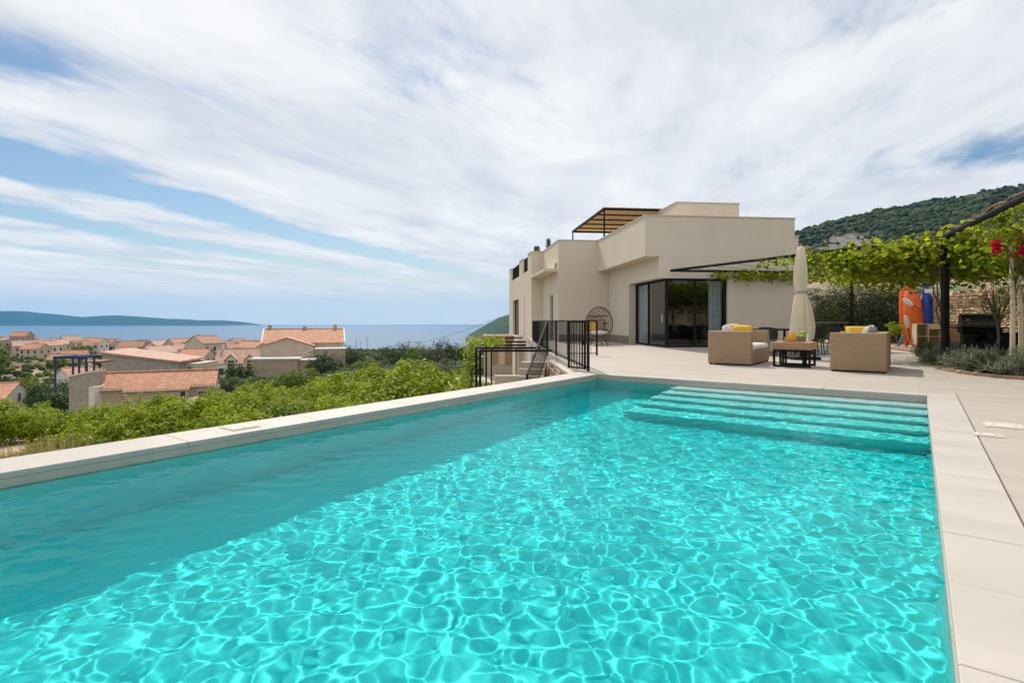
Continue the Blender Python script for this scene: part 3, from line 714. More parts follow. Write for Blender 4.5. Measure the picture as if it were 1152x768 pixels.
# ------------------------------------------------------------------ the house
HR = R(6.5)
HO = Vector((5.0, 20.65, 0)); HC, HS_ = math.cos(HR), math.sin(HR)
def H2(s, d, z=0.): return Vector((HO.x+HC*s-HS_*d, HO.y+HS_*s+HC*d, z))
def build_house():
    t = thing('villa', 'modern flat-roofed pale villa with black-framed corner glazing beyond the pool', 'house', HO, HR)
    SW, RT = 6.02, 4.95          # right end, parapet top
    # --- ground floor walls, with the glazed corner cut away (s .55 to 3.26 in front, d 0 to 3.48 at the side)
    w = MB()
    w.box(3.28, SW, 0, .3, 0, 3.44)                                # front wall right of the glazing
    w.box(.55, 3.28, 0, .3, 2.62, 3.44)                            # lintel over the front glazing
    w.box(.55, .85, .3, 3.50, 2.62, 3.44)                          # lintel over the side glazing
    w.box(.55, .85, 3.50, 6.62, 0, 3.44)                           # side wall
    w.box(SW-.3, SW, .3, 12, 0, 3.44)                              # right end wall
    w.box(.853, SW-.303, 9.3, 9.5, 0, 3.44)                        # back of the room
    # --- upper block
    w.box(0, SW, 0, .25, 3.443, RT); w.box(0, .25, .25, 12, 3.443, RT); w.box(SW-.25, SW, .25, 12, 3.443, RT); w.box(.25, SW-.25, 11.75, 12, 3.443, RT)
    w.box(.25, SW-.25, .25, 11.75, 3.443, 3.95)                    # roof slab
    # --- wing 1
    w.box(-1.98, .547, 6.62, 6.92, 0, RT); w.box(-.0, -1.98, 6.92, 11.15, 3.5, RT) if 0 else None
    w.box(-1.98, -1.70, 6.92, 8.05, 0, RT)
    w.box(-1.98, -1.70, 8.05, 8.95, 2.35, RT); w.box(-1.98, -1.70, 8.95, 11.15, 0, RT)
    w.box(-1.70, -.003, 6.92, 12, 3.6, 3.95)
    # --- canopy between the wings
    w.box(-2.66, -1.983, 6.9, 11.147, 3.46, 3.60)
    # --- wing 2
    d0, d1 = 11.15, 22.6
    w.box(-2.65, -1.703, d0, d0+.3, -3.2, RT-.02)
    w.box(-1.703, -1.40, d0+.003, d0+.29, -3.2, RT-.02)
    def side(da, db, za, zb): w.box(-2.65, -2.37, da, db, za, zb)
    e = d0+.3
    side(e, 14.0, -3.2, 3.75); side(14.0, 14.28, 2.55, 3.75); side(14.0, 14.28, -3.2, 0); side(14.28, 16.95, -3.2, 3.75)
    side(16.95, 20.3, 2.48, 3.75); side(16.95, 17.6, -3.2, 0); side(17.6, 18.9, -.85, 0); side(18.9, d1, -3.2, 0); side(20.3, d1, 0, 3.75)
    # parapet pieces with railing gaps between
    for a, b in ((e, 12.6), (14.9, 16.6), (21.3, d1)): w.box(-2.65, -2.40, a, b, 3.753, RT-.02)
    side(12.6, 14.9, 3.753, 4.0); side(16.6, 21.3, 3.753, 4.0)
    w.box(-2.65, 5.5, d1, d1+.25, -3.2, RT-.02)
    w.box(-2.37, 5.5, e, d1, 3.4, 3.72); w.box(5.2, 5.5, 12.1, d1, 0, 3.4)
    w.build('wall', PLASTER, t)
    # --- parapet caps
    P = .025
    def cap(*bs):
        c = MB()
        for q in bs: c.box(*q)
        c.build('parapet_cap', PLASTER_CAP, t)
    cap((-P, SW+P, -P, .25+P, RT, RT+.05), (-P, .25+P, .25+P, 12+P, RT, RT+.05), (SW-.25-P, SW+P, .25+P, 12+P, RT, RT+.05))
    cap((-1.98-P, -P-.003, 6.62-P, 6.92+P, RT, RT+.05), (-1.98-P, -1.70+P, 6.92+P, d0-P, RT, RT+.05))
    cap((-2.65-P, -1.4, d0-P, d0+.3+P, RT-.02, RT+.03), (-2.65-P, -2.40+P, e+P, 12.6, RT-.02, RT+.03))
    for a, b in ((14.9, 16.6), (21.3, d1)): cap((-2.65-P, -2.40+P, a, b, RT-.02, RT+.03))
    # plinth along the recessed side wall
    k = MB(); k.box(.53, .549, 3.52, 6.6, 0, .34); k.box(-1.95, .53, 6.60, 6.618, 0, .34); k.build('plinth', PLINTH, t)
    # --- roof block and the small block at the right
    r = MB(); r.box(2.95, 5.95, 4.0, 8.2, 3.96, 6.36); r.build('stair_tower', PLASTER, t)
    r = MB(); r.box(2.92, 5.98, 3.97, 8.23, 6.36, 6.42); r.build('stair_tower_cap', PLASTER_CAP, t)
    r = MB(); r.box(SW+.003, 7.65, 2.2, 9, -.1, 4.62); r.build('side_block', PLASTER, t)
    r = MB(); r.box(SW+.003, 7.68, 2.17, 9.03, 4.62, 4.67); r.build('side_block_cap', PLASTER_CAP, t)
    # --- room
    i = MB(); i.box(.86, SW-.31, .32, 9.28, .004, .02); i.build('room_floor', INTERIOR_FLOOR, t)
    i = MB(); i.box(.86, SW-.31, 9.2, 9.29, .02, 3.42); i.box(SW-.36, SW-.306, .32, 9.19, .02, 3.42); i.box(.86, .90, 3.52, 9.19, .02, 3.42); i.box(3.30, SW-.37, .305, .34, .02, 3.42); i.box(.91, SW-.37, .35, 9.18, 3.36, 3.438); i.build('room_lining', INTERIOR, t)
    # --- glazing: frame posts, rails, panes
    f = MB(); s0, dd = .90, .15
    g0, g1, h1 = 3.27, 3.49, 2.6
    f.box(s0-.05, s0+.05, dd-.05, dd+.05, .0, h1)                  # corner post
    for a in (2.03, g0-.04): f.box(a-.04, a+.04, dd-.04, dd+.04, .07, h1-.07)
    f.box(s0+.05, g0, dd-.05, dd+.05, 0, .07); f.box(s0+.05, g0, dd-.05, dd+.05, h1-.07, h1)
    for a in (2.0, g1-.04): f.box(s0-.04, s0+.04, a-.04, a+.04, .07, h1-.07)
    f.box(s0-.05, s0+.05, dd+.05, g1, 0, .07); f.box(s0-.05, s0+.05, dd+.05, g1, h1-.07, h1)
    fr = f.build('glass_door_frame', BLACK, t)
    for a, b in ((s0+.055, 1.985), (2.075, g0-.085)):
        q = MB(); q.box(a, b, dd-.008, dd+.008, .075, h1-.075); q.build('pane', GLASS, fr)
    for a, b in ((dd+.055, 1.955), (2.045, g1-.085)):
        q = MB(); q.box(s0-.008, s0+.008, a, b, .075, h1-.075); q.build('pane', GLASS, fr)
    hd = MB(); hd.box(s0-.075, s0-.05, .42, .45, .95, 1.25); hd.build('handle', WHITEP, fr)
    # curtains: wavy sheets
    def curtain(pts):
        m = MB(); z0, z1 = .03, 2.58; vs = []; fs = []; n = 60
        (a, b), (c2, d2) = pts; ux, uy = c2-a, d2-b; l = math.hypot(ux, uy); nx_, ny_ = -uy/l, ux/l
        for i in range(n+1):
            u = i/n; o_ = .045*math.sin(u*l*38)+.02*math.sin(u*l*13); x = a+ux*u+nx_*o_; y = b+uy*u+ny_*o_
            vs += [(x, y, z0), (x, y, z1), (x+nx_*.004, y+ny_*.004, z1), (x+nx_*.004, y+ny_*.004, z0)]
        for i in range(n):
            for k in range(4): fs.append((i*4+k, i*4+(k+1) % 4, i*4+4+(k+1) % 4, i*4+4+k))
        m.add(vs, fs); m.build('curtain', CURTAIN, t, auto=50)
    curtain(((1.02, 2.05), (1.02, 3.44))); curtain(((2.68, .36), (3.24, .36)))
    # --- windows of the wings
    def window(name, s, d_a, d_b, za, zb, mul=True):
        fb = MB(); x = s
        fb.box(x-.04, x+.04, d_a, d_a+.07, za, zb); fb.box(x-.04, x+.04, d_b-.07, d_b, za, zb); fb.box(x-.04, x+.04, d_a+.07, d_b-.07, za, za+.07); fb.box(x-.04, x+.04, d_a+.07, d_b-.07, zb-.07, zb)
        if mul: fb.box(x-.035, x+.035, (d_a+d_b)/2-.035, (d_a+d_b)/2+.035, za+.07, zb-.07)
        w_ = fb.build(name, BLACK, t); q = MB()
        if mul: q.box(x-.006, x+.006, d_a+.072, (d_a+d_b)/2-.037, za+.072, zb-.072); q.box(x-.006, x+.006, (d_a+d_b)/2+.037, d_b-.072, za+.072, zb-.072)
        else: q.box(x-.006, x+.006, d_a+.072, d_b-.072, za+.072, zb-.072)
        q.build('pane', GLASS, w_)
        bb = MB(); bb.box(x+.35, x+.37, d_a-.2, d_b+.2, za, zb); bb.build('blind', CURTAIN if mul else INTERIOR, w_)
        return w_
    window('window', -2.45, 16.96, 20.29, .005, 2.475); window('window', -2.45, 14.005, 14.275, .005, 2.545, False)
    window('window', -1.80, 8.06, 8.94, .02, 2.345, False); window('window', -2.45, 17.61, 18.89, -3.15, -.855)
    # balcony railings in the parapet gaps
    for a, b in ((12.6, 14.9), (16.6, 21.3)):
        m = MB(); m.box(-2.55, -2.50, a, b, RT-.08, RT-.03); m.box(-2.55, -2.50, a, b, 4.06, 4.1); n = int((b-a)/.11)
        for i in range(n+1): y = a+.02+(b-a-.04)*i/n; m.box(-2.54, -2.51, y-.009, y+.009, 4.1, RT-.08)
        m.build('balcony_railing', BLACK, t)
    # wall lamp on the recessed wall
    l = MB(); l.box(.44, .548, 5.35, 5.45, 2.02, 2.07); l.box(.50, .548, 5.37, 5.43, 2.07, 2.9); l.build('wall_lamp', TRIM, t)
    # small vent on the canopy
    v = MB(); v.box(-2.0, -1.985, 6.95, 7.6, 3.66, 3.9); v.build('vent', INTERIOR, t)
build_house()
def roof_pergola():
    t = thing('roof_pergola', 'black steel roof pergola shaded with tan reed matting on the villa roof', 'pergola', H2(.02, 6.0, 3.96), HR)
    z1 = 2.48; D_ = 7.0; Wd = 5.5
    f = MB()
    for x, y in ((.16, .1), (.16, D_-.05), (Wd-.1, .1), (Wd-.1, D_-.05)):
        p = MB(); p.box(x-.035, x+.035, y-.035, y+.035, 0, z1-.05); p.build('post', BLACK, t)
    f.box(.12, Wd, .06, .14, z1-.05, z1+.05); f.box(.12, Wd, D_-.09, D_-.01, z1-.05, z1+.05); f.box(.12, .20, .143, D_-.093, z1-.05, z1+.05); f.box(Wd-.08, Wd, .143, D_-.093, z1-.05, z1+.05)
    f.build('frame', BLACK, t)
    for i in range(1, 5):
        y = .1+(D_-.15)*i/5; b = MB(); b.box(.203, Wd-.083, y-.03, y+.03, z1-.045, z1+.02); b.build('rafter', BLACK, t)
    c = MB(); n = 44
    for i in range(n):
        y0 = .0+(D_)*i/n; c.box(.10+.03*random.random(), Wd-.02*random.random(), y0+.012, y0+D_/n-.012, z1+.053+.004*random.random(), z1+.075)
    c.build('reed_mat', REED, t)
roof_pergola()
for s, d, h, r, lab in ((-1.83, 10.2, .62, .16, 'slim grey-green potted plant standing behind the villa parapet, nearer one'), (-2.2, 11.9, .42, .22, 'round grey-green potted plant behind the villa parapet, farther one')):
    t = thing('potted_plant', lab, 'plant', H2(s, d, 4.95), 0)
    m = MB(); m.lathe([(.09, 0), (.12, .16), (.11, .17), (.08, .16)], 14); m.build('pot', PAVEWALL, t)
    rg = np.random.default_rng(int(h*100)); n = 260; a = rg.uniform(0, 6.28, n); zz = rg.uniform(.15, h, n); q = r*np.sqrt(rg.uniform(0, 1, n))*(1-.5*(zz-.15)/h)
    V = []; Fq = []
    for i in range(n):
        p = Vector((q[i]*math.cos(a[i]), q[i]*math.sin(a[i]), zz[i])); u = Vector(rg.normal(size=3)).normalized()*.05; w_ = u.cross(Vector(rg.normal(size=3))).normalized()*.025
        V += [tuple(p-u), tuple(p+w_), tuple(p+u), tuple(p-w_)]; Fq.append((4*i, 4*i+1, 4*i+2, 4*i+3))
    link_nm('foliage', V, Fq, LEAF_SILVER, t)

# ------------------------------------------------------------------ railings, gate, stairs, lower pergola
def railing(label, pts, zt=1.0, zb=.06, gap=.15, posts=True, group=None):
    """iron railing along points (x, y, z of the floor)"""
    o = Vector(pts[0]); t = thing('railing', label, 'railing', o, 0, group)
    for i in range(len(pts)-1):
        a, b = Vector(pts[i])-o, Vector(pts[i+1])-o; up = Vector((0, 0, 1)); u = (b-a).normalized()*.0
        r = MB(); r.bar(a+up*zt, b+up*zt, .045, .035); r.build('handrail', BLACK, t)
        r = MB(); r.bar(a+up*zb, b+up*zb, .03, .025); r.build('bottom_rail', BLACK, t)
        n = max(1, int((b-a).length/gap)); k = MB()
        for j in range(1, n):
            p = a+(b-a)*(j/n); k.bar(p+up*(zb+.012), p+up*(zt-.018), .011)
        k.build('balusters', BLACK, t)
    if posts:
        for p in pts:
            q = Vector(p)-o; m = MB(); m.bar(q, q+Vector((0, 0, zt+.02)), .05); m.build('post', BLACK, t)
    return t
railing('long black iron railing along the terrace edge toward the villa', [(1.52, 10.95, 0), (1.27, 15.75, 0), (1.06, 22.0, 0), (1.03, 27.2, 0)])
railing('short black iron railing end standing before the egg chair', [(1.62, 15.9, 0), (2.47, 16.0, 0)])
railing('black iron stair railing sloping down beside the stone wall', [(1.02, 15.9, 0), (.34, 12.4, -1.22)], zb=.08)
def gate():
    p = gp(640, 415); q = gp(659, 417.3); d = (q-p); rz = math.atan2(d.y, d.x); w = d.length-.03
    t = thing('garden_gate', 'open black iron gate leaf at the pool corner above the stairs', 'gate', p, rz)
    f = MB(); f.bar((0, 0, .03), (0, 0, 1.0), .035); f.bar((w, 0, .03), (w, 0, 1.0), .035); f.bar((.018, 0, .05), (w-.018, 0, .05), .03); f.bar((.018, 0, .98), (w-.018, 0, .98), .03); f.build('gate_frame', BLACK, t)
    b = MB(); n = 6
    for i in range(1, n): x = w*i/n; b.bar((x, 0, .066), (x, 0, .964), .014)
    b.build('bars', BLACK, t)
    l = MB(); l.box(w-.05, w+.01, -.03, .03, .52, .62, bev=.006); l.build('latch', BLACK, t)
gate()
def stairs():
    t = thing('outdoor_stairs', 'stone stairs going down from the gate to the lower terrace', 'stairs', (.72, 15.9, 0), math.atan2(-3.5, -.68))
    m = MB()
    for i in range(12): m.box(i*.30, (i+1)*.30-.003, -.42, .30, -2.9, -.17*(i+1))
    m.build('steps', PAVEWALL, t)
stairs()
def lower():
    # the ground floor terrace under the villa
    t = MB(); t.prism([(-3.6, 10.6), (.95, 11.2), (.95, 33), (-3.6, 33)], -2.95, -2.4); tag(t.build('lower_terrace', PAVEWALL), 'lower paved terrace beside the villa', None, None, 'structure')
    zt = .30
    lab = ['nearest black steel frame of the lower pergola', 'second black steel frame of the lower pergola', 'third black steel frame of the lower pergola']
    t = thing('garden_pergola', 'black steel pergola of parallel frames over the lower terrace', 'pergola', (-.8, 13.5, -2.4), 0)
    fr = [(13.5, 538.8, 621), (14.9, 534.6, 607.5), (16.6, 530, 592), (19.2, 546, 592), (24., 552, 588)]
    for v, pa, pb in fr:
        xa, xb = (pa-576)/F*v+.8, (pb-576)/F*v+.8; y = v-13.5; m = MB()
        m.bar((xa, y, 2.67), (xb, y, 2.67), .05, .055); m.build('beam', BLACK, t)
        for x in (xa+.03,):
            p = MB(); p.bar((x, y, 0), (x, y, 2.635), .06); p.build('post', BLACK, t)
    # low annex with round tile ends, its board wall, pale garden wall and the rock
    t = thing('annex', 'low annex with barrel-tiled lean-to roof beside the villa wall', 'annex', (-1.72, 33.6, -2.4), 0)
    w = MB(); w.box(0, 1.75, 0, 4, 0, 2.15); w.build('wall', WALLS['beige'], t)
    for k, x in enumerate((.46, .95, 1.36)): b = MB(); b.box(x, x+.34, -.06, -.003, .75, 2.1); b.build('board_panel', PALEWOOD if k == 1 else WOOD, t)
    r = MB()
    for k in range(3):
        y = -.25+.3*k; r.tube([(-.05, y, 2.38+.03*k), (1.85, y, 2.38+.03*k)], .15, 10)
    r.box(-.02, 1.85, -.2, 4, 2.153, 2.30); r.build('tile_roof', ROOFS['faded pink'], t)
    e = MB()
    for k in range(3):
        y = -.25+.3*k; e.tube([(-.075, y, 2.38+.03*k), (-.052, y, 2.38+.03*k)], .14, 10)
    e.build('tile_ends', BLACK, t)
    t = thing('garden_wall', 'pale low rendered wall on the lower terrace before the annex', 'wall', (-.75, 24, -2.4), 0)
    m = MB(); m.box(0, .95, 0, .22, 0, .95); m.build('wall', PAVEWALL, t); m = MB(); m.box(-.03, .98, -.03, .25, .953, 1.02); m.build('cap', PLASTER_CAP, t)
    t = thing('garden_rock', 'big brown rock with a flat top beside the lower pergola', 'rock', (-.72, 17.4, -2.6), .3)
    m = MB(); m.ell((0, 0, .55), (.62, .5, .72), 14, 9, 4, .22); m.build('rock', ROCK, t, auto=40)
lower()

# ------------------------------------------------------------------ terrace furniture (laid parallel to the pool)
def pool_rot(p): return p
def sofa(p, label, flip):
    """two-seat rattan sofa; local +x is the side one sits toward, y runs along the back"""
    t = thing('rattan_sofa', label, 'sofa', p, -PA+(math.pi if flip else 0), 'rattan sofas facing across the coffee table')
    dx, ly, h = .94, 1.86, .77
    b = MB(); b.box(0, .20, .173, ly-.173, .03, h, bev=.012); b.build('backrest', WICKER, t)
    for y in (0, ly-.17): b = MB(); b.box(-.003, dx, y, y+.17, .03, h, bev=.015); b.build('armrest', WICKER, t)
    b = MB(); b.box(.203, dx-.004, .173, ly-.173, .03, .33, bev=.012); b.build('seat_base', WICKER, t)
    for x in (.05, dx-.05):
        for y in (.06, ly-.06): f = MB(); f.box(x-.03, x+.03, y-.03, y+.03, 0, .03); f.build('foot', BLACK, t)
    for k in range(2):
        y0 = .18+k*(ly-.36)/2; c = MB(); c.box(.21, dx+.02, y0+.006, y0+(ly-.36)/2-.006, .332, .47, bev=.045); c.build('seat_cushion', CUSHION, t, auto=60)
    for k in range(2):
        y0 = .2+(k+.5)*(ly-.4)/2; c = MB()
        c.pillow((.34, y0, .69), .72, .46, .2, Matrix.Rotation(R(90), 4, 'Z') @ Matrix.Rotation(R(-14), 4, 'X')); c.build('back_cushion', CUSHION if not flip else GREYCUSH, t, smooth=True)
    return t, ly
p = gp(796.5, 409.5); sofa(p, 'brown rattan sofa left of the coffee table, backed toward the glass doors', False)
# the right sofa: its far corner is its local origin
p = gp(997.5, 420.3); e = W2(*[a+b for a, b in zip(P2(p.x, p.y), (0, 1.86))]); sofa(e, 'brown rattan sofa right of the coffee table, nearer the stone wall', True)
def cushion(label, p, rz, tilt, size, m, name='cushion'):
    t = thing(name, label, 'cushion', p, rz); c = MB(); c.pillow((0, 0, 0), size, size, .16, Matrix.Rotation(R(tilt), 4, 'X')); c.build('cover', m, t, smooth=True)
    k = MB(); k.tube([tuple(Matrix.Rotation(R(tilt), 4, 'X') @ Vector((x*size/2*.97, 0, z*size/2*.97))) for x, z in ((-1, -1), (0, -.99), (1, -1), (.99, 0), (1, 1), (0, .99), (-1, 1), (-.99, 0))], .006, 6, closed=True); k.build('piping', m, t)
def sp(px, py, dxp, dyp, z):
    g = gp(px, py); a, b = P2(g.x, g.y); return W2(a+dxp, b+dyp, z)
cushion('yellow cushion leaning on the near arm of the left sofa', sp(796.5, 409.5, .66, .34, .69), -PA+R(8), -18, .46, YELLOW)
cushion('white cushion against the back of the left sofa', sp(796.5, 409.5, .42, .62, .71), -PA+R(75), -12, .46, CUSHION)
cushion('yellow cushion on the right sofa beside the grey one', sp(997.5, 420.3, -.55, 1.30, .70), -PA+R(25), -35, .46, YELLOW)
cushion('grey cushion in the back corner of the right sofa', sp(997.5, 420.3, -.30, .62, .71), -PA+R(-75), -8, .42, GREYCUSH)
def coffee_table():
    p = gp(869, 412.2); t = thing('coffee_table', 'low wooden coffee table on black square steel legs between the sofas', 'table', p, -PA)
    w, l, h = .74, .80, .54
    b = MB(); b.box(-.02, w+.02, -.02, l+.02, h-.16, h, bev=.008); b.build('tabletop', WOOD, t)
    d = MB(); d.box(.1, w-.1, -.032, -.021, h-.14, h-.02); d.build('drawer_front', WOOD, t)
    for y in (.03, l-.07):
        f = MB(); q = .022
        f.box(.0, .045, y, y+.045, 0, h-.163); f.box(w-.045, w, y, y+.045, 0, h-.163); f.box(.045, w-.045, y, y+.045, .0, .045); f.box(.045, w-.045, y, y+.045, h-.205, h-.163); f.build('leg', BLACK, t)
    for y in (.22, l-.27):
        f = MB(); f.box(.15, .19, y, y+.04, .0, h-.163); f.box(w-.19, w-.15, y, y+.04, 0, h-.163); f.box(.19, w-.19, y, y+.04, 0, .04); f.build('inner_leg', BLACK, t)
    return p, h
ctp, cth = coffee_table()
def on_table(dx, dy): a, b = P2(ctp.x, ctp.y); return W2(a+dx, b+dy, cth)
JUICE = pm('orange_juice', (.85, .38, .01), .15, .05, 3)
t = thing('serving_tray', 'round brown serving tray on the coffee table', 'tray', on_table(.36, .34), 0)
m = MB(); m.lathe([(.19, .0), (.22, .004), (.22, .03), (.205, .03), (.2, .012), (.0, .012)], 28, cap=False); m.build('tray', WOOD, t)
t = thing('juice_jug', 'glass jug of orange juice on the tray', 'jug', on_table(.34, .32)+Vector((0, 0, .0125)), 0)
m = MB(); m.lathe([(.05, .002), (.062, .02), (.062, .15), (.045, .2)], 20); m.build('juice', JUICE, t, auto=50)
m = MB(); m.tube([(.063, 0, .15), (.10, 0, .15), (.11, 0, .10), (.10, 0, .05), (.064, 0, .05)], .008, 6); m.build('handle', YELLOW, t)
FRUIT = pm('green_fruit', (.25, .42, .03), .4, .15, 5)
t = thing('fruit_bowl', 'bowl of green fruit beside the orange juice jug', 'bowl', on_table(.50, .42)+Vector((0, 0, .002)), 0)
m = MB(); m.lathe([(.05, .0), (.11, .09), (.10, .09), (.04, .012)], 20, cap=False); m.build('bowl', GREYP, t)
for k, (x, y, z) in enumerate(((0, 0, .10), (.06, .03, .12), (-.05, .04, .12), (.01, -.05, .13), (.02, .02, .19), (.06, -.02, .2))):
    m = MB(); m.ell((x, y, z), (.045, .045, .042), 12, 8); m.build('fruit', FRUIT, t, smooth=True)
t = thing('drinking_glass', 'small glass of juice on the tray left of the jug', 'glass', on_table(.22, .30)+Vector((0, 0, .0125)), 0)
m = MB(); m.lathe([(.028, 0), (.034, .09)], 16); m.build('glass', JUICE, t, auto=50)

def parasol():
    v = 14.4; p = at(901.5, v); t = thing('closed_parasol', 'closed cream garden parasol tied round the middle behind the coffee table', 'parasol', p, 0)
    m = MB(); m.tube([(0, 0, 0.06), (0, 0, 2.92)], .024, 10); m.build('pole', GREYP, t)
    n = 96; k8 = 8
    def sh(amp): return lambda a, j: 1+amp[j]*(.6*math.cos(k8*a+.3*j)+.4*math.cos(13*a+1.1*j))
    prof = [(.04, 2.95), (.09, 2.93), (.115, 2.83), (.145, 2.6), (.17, 2.35), (.175, 2.1), (.16, 1.9), (.145, 1.78), (.145, 1.72), (.18, 1.6), (.22, 1.4), (.255, 1.15), (.28, .9), (.275, .72), (.26, .56)]
    amp = [0, .03, .08, .16, .2, .2, .15, .05, .05, .12, .2, .26, .3, .32, .34]
    vs = []; fs = []
    for j, (r, z) in enumerate(prof):
        for i in range(n):
            a = 2*math.pi*i/n; q = .88*r*sh(amp)(a, j); dz = (.10*math.cos(5*a+1)+.07*math.cos(8*a))*max(0, (j-11)/3)
            vs.append((q*math.cos(a)+.02*math.sin(z*2), q*math.sin(a), z+dz))
    for j in range(len(prof)-1):
        for i in range(n): fs.append((j*n+i, (j+1)*n+i, (j+1)*n+(i+1) % n, j*n+(i+1) % n))
    fs.append(tuple(range(n)))
    c = MB(); c.add(vs, fs); c.build('canopy', CANVAS, t, smooth=True)
    b = MB(); b.lathe([(.152, 1.72), (.156, 1.73), (.156, 1.77), (.152, 1.78)], 32, c=(.0, 0, 0), cap=False); b.build('strap', GREYP, t)
    b = MB(); b.lathe([(.02, 2.95), (.028, 2.97), (.02, 3.0), (.005, 3.01)], 12); b.build('finial', GREYP, t)
    b = MB(); b.box(-.34, .34, -.34, .34, 0, .07, bev=.012); b.tube([(0, 0, .07), (0, 0, .34)], .04, 12); b.build('base', BLACK, t)
parasol()
def dining():
    c = at(873, 17.2); t = thing('dining_table', 'long black dining table behind the coffee table', 'table', c, -PA)
    b = MB(); b.box(-.5, .5, -1.1, 1.1, .72, .76, bev=.006); b.build('tabletop', BLACK, t)
    for x in (-.42, .42):
        for y in (-1.0, 1.0): l = MB(); l.box(x-.03, x+.03, y-.03, y+.03, 0, .72); l.build('leg', BLACK, t)
    def chair(label):
        t = thing('dining_chair', label, 'chair', (0, 0, 0), 0, 'black woven dining chairs')
        s = MB(); s.box(-.23, .23, -.22, .22, .42, .455, bev=.01); s.build('seat', WICKER_BLACK, t)
        b = MB(); n = 12; vs = []; fs = []
        for i in range(n+1):
            a = -1.75+3.5*i/n; x = .25*math.sin(a); y = .24*math.cos(a)+.0; hh = .83-.17*(abs(a)/1.75)**2.5
            for off in (0, .022):
                xx, yy = x*(1+off*4), y*(1+off*4)
                vs += [(xx, yy, .47), (xx*1.06, yy*1.10, hh)]
        for i in range(n):
            o = i*4; fs += [(o, o+4, o+5, o+1), (o+2, o+3, o+7, o+6), (o+1, o+5, o+7, o+3), (o, o+2, o+6, o+4)]
        fs += [(0, 1, 3, 2), (n*4, n*4+2, n*4+3, n*4+1)]
        b.add(vs, fs); b.build('backrest', WICKER_BLACK, t, auto=60)
        for x in (-.2, .2):
            for y in (-.19, .19): l = MB(); l.tube([(x*.9, y*.9, .42), (x*1.1, y*1.15, 0)], .013, 8); l.build('leg', BLACK, t)
        return t
    ch = None; k = 0
    labs = ['black woven dining chair at the near left of the dining table', 'black woven dining chair at the middle left of the dining table', 'black woven dining chair at the far left of the dining table',
            'black woven dining chair just right of the parasol, nearest the coffee table', 'black woven dining chair at the middle right of the dining table', 'black woven dining chair at the far right of the dining table', 'black woven dining chair at the head of the dining table']
    a, b = P2(c.x, c.y)
    for (dx, dy, rz) in ((-.78, -.7, 90), (-.8, 0, 84), (-.78, .72, 95), (.80, -.72, -92), (.78, .02, -86), (.82, .72, -95), (.05, -1.5, 184)):
        q = W2(a+dx, b+dy)
        if ch is None: ch = chair(labs[0]); ch.location = q; ch.rotation_euler = (0, 0, -PA+R(rz))
        else: copy_tree(ch, q, -PA+R(rz), None, labs[k])
        k += 1
    # second group by the hedge
    c2 = at(932, 18.6); t = thing('bar_table', 'tall narrow black table with a thin top before the hedge', 'table', c2, 0)
    b = MB(); b.box(-.55, .52, -.3, .3, .93, .96, bev=.005); b.build('tabletop', GREYP, t)
    for x in (-.48, .45):
        l = MB(); l.box(x-.03, x+.03, -.25, .25, 0, .03); l.box(x-.03, x+.03, -.03, .03, .03, .93); l.build('leg', BLACK, t)
    for i, (px, v, rz, lab) in enumerate(((917, 16.6, 160, 'black woven dining chair facing away just right of the parasol'), (943, 16.9, 190, 'black woven dining chair behind the right sofa, before the tall table'))):
        q = at(px, v); copy_tree(ch, q, R(rz), None, lab)
dining()
def egg_chair():
    p = at(673, 22.7); t = thing('egg_chair', 'grey rattan egg chair with a yellow cushion by the villa wall', 'chair', p, R(14))
    rx, rz_, zc, dep = .58, .68, .90, .62
    r = MB(); n = 32
    r.tube([(rx*math.cos(2*math.pi*i/n), -.12, zc+rz_*math.sin(2*math.pi*i/n)) for i in range(n)], .036, 8, closed=True); r.build('rim', BARK, t, smooth=True)
    s = MB()
    def bowl(u, w):    # u angle round, w 0 rim .. 1 back
        k = math.cos(w*math.pi/2); return (rx*k*math.cos(u), -.12+dep*math.sin(w*math.pi/2), zc+rz_*k*math.sin(u))
    for i in range(30): s.tube([bowl(2*math.pi*i/30, w/7) for w in range(7)], .014, 5)
    for w in (1, 2, 3, 4, 5, 6): s.tube([bowl(2*math.pi*i/28, w/7) for i in range(28)], .020, 5, closed=True)
    s.build('woven_shell', WICKER_GREY, t)
    for z in (-.28, .0, .3):
        b = MB(); hw = rx*math.sqrt(max(0, 1-(z/rz_)**2))*.86; b.tube([(-hw, .1, zc+z), (0, .36, zc+z), (hw, .1, zc+z)], .020, 6); b.build('hoop', BLACK, t)
    c = MB(); c.ell((0, .05, zc-.38), (.44, .36, .10), 18, 8); c.build('seat_cushion', CUSHION, t, smooth=True)
    c = MB(); c.pillow((.14, .26, zc-.05), .56, .56, .16, Matrix.Rotation(R(-14), 4, 'X')); c.build('back_cushion', WICKER, t, smooth=True)
    c = MB(); c.pillow((-.22, .14, zc-.12), .40, .40, .15, Matrix.Rotation(R(-20), 4, 'X') @ Matrix.Rotation(R(20), 4, 'Y')); c.build('yellow_cushion', YELLOW, t, smooth=True)
    for x, y in ((-.34, -.1), (.34, -.1), (-.3, .34), (.3, .34)):
        l = MB(); l.tube([(x*.6, y*.6+.05, zc-rz_+.12), (x*1.15, y*1.1, 0)], .016, 6); l.build('leg', BLACK, t)
egg_chair()

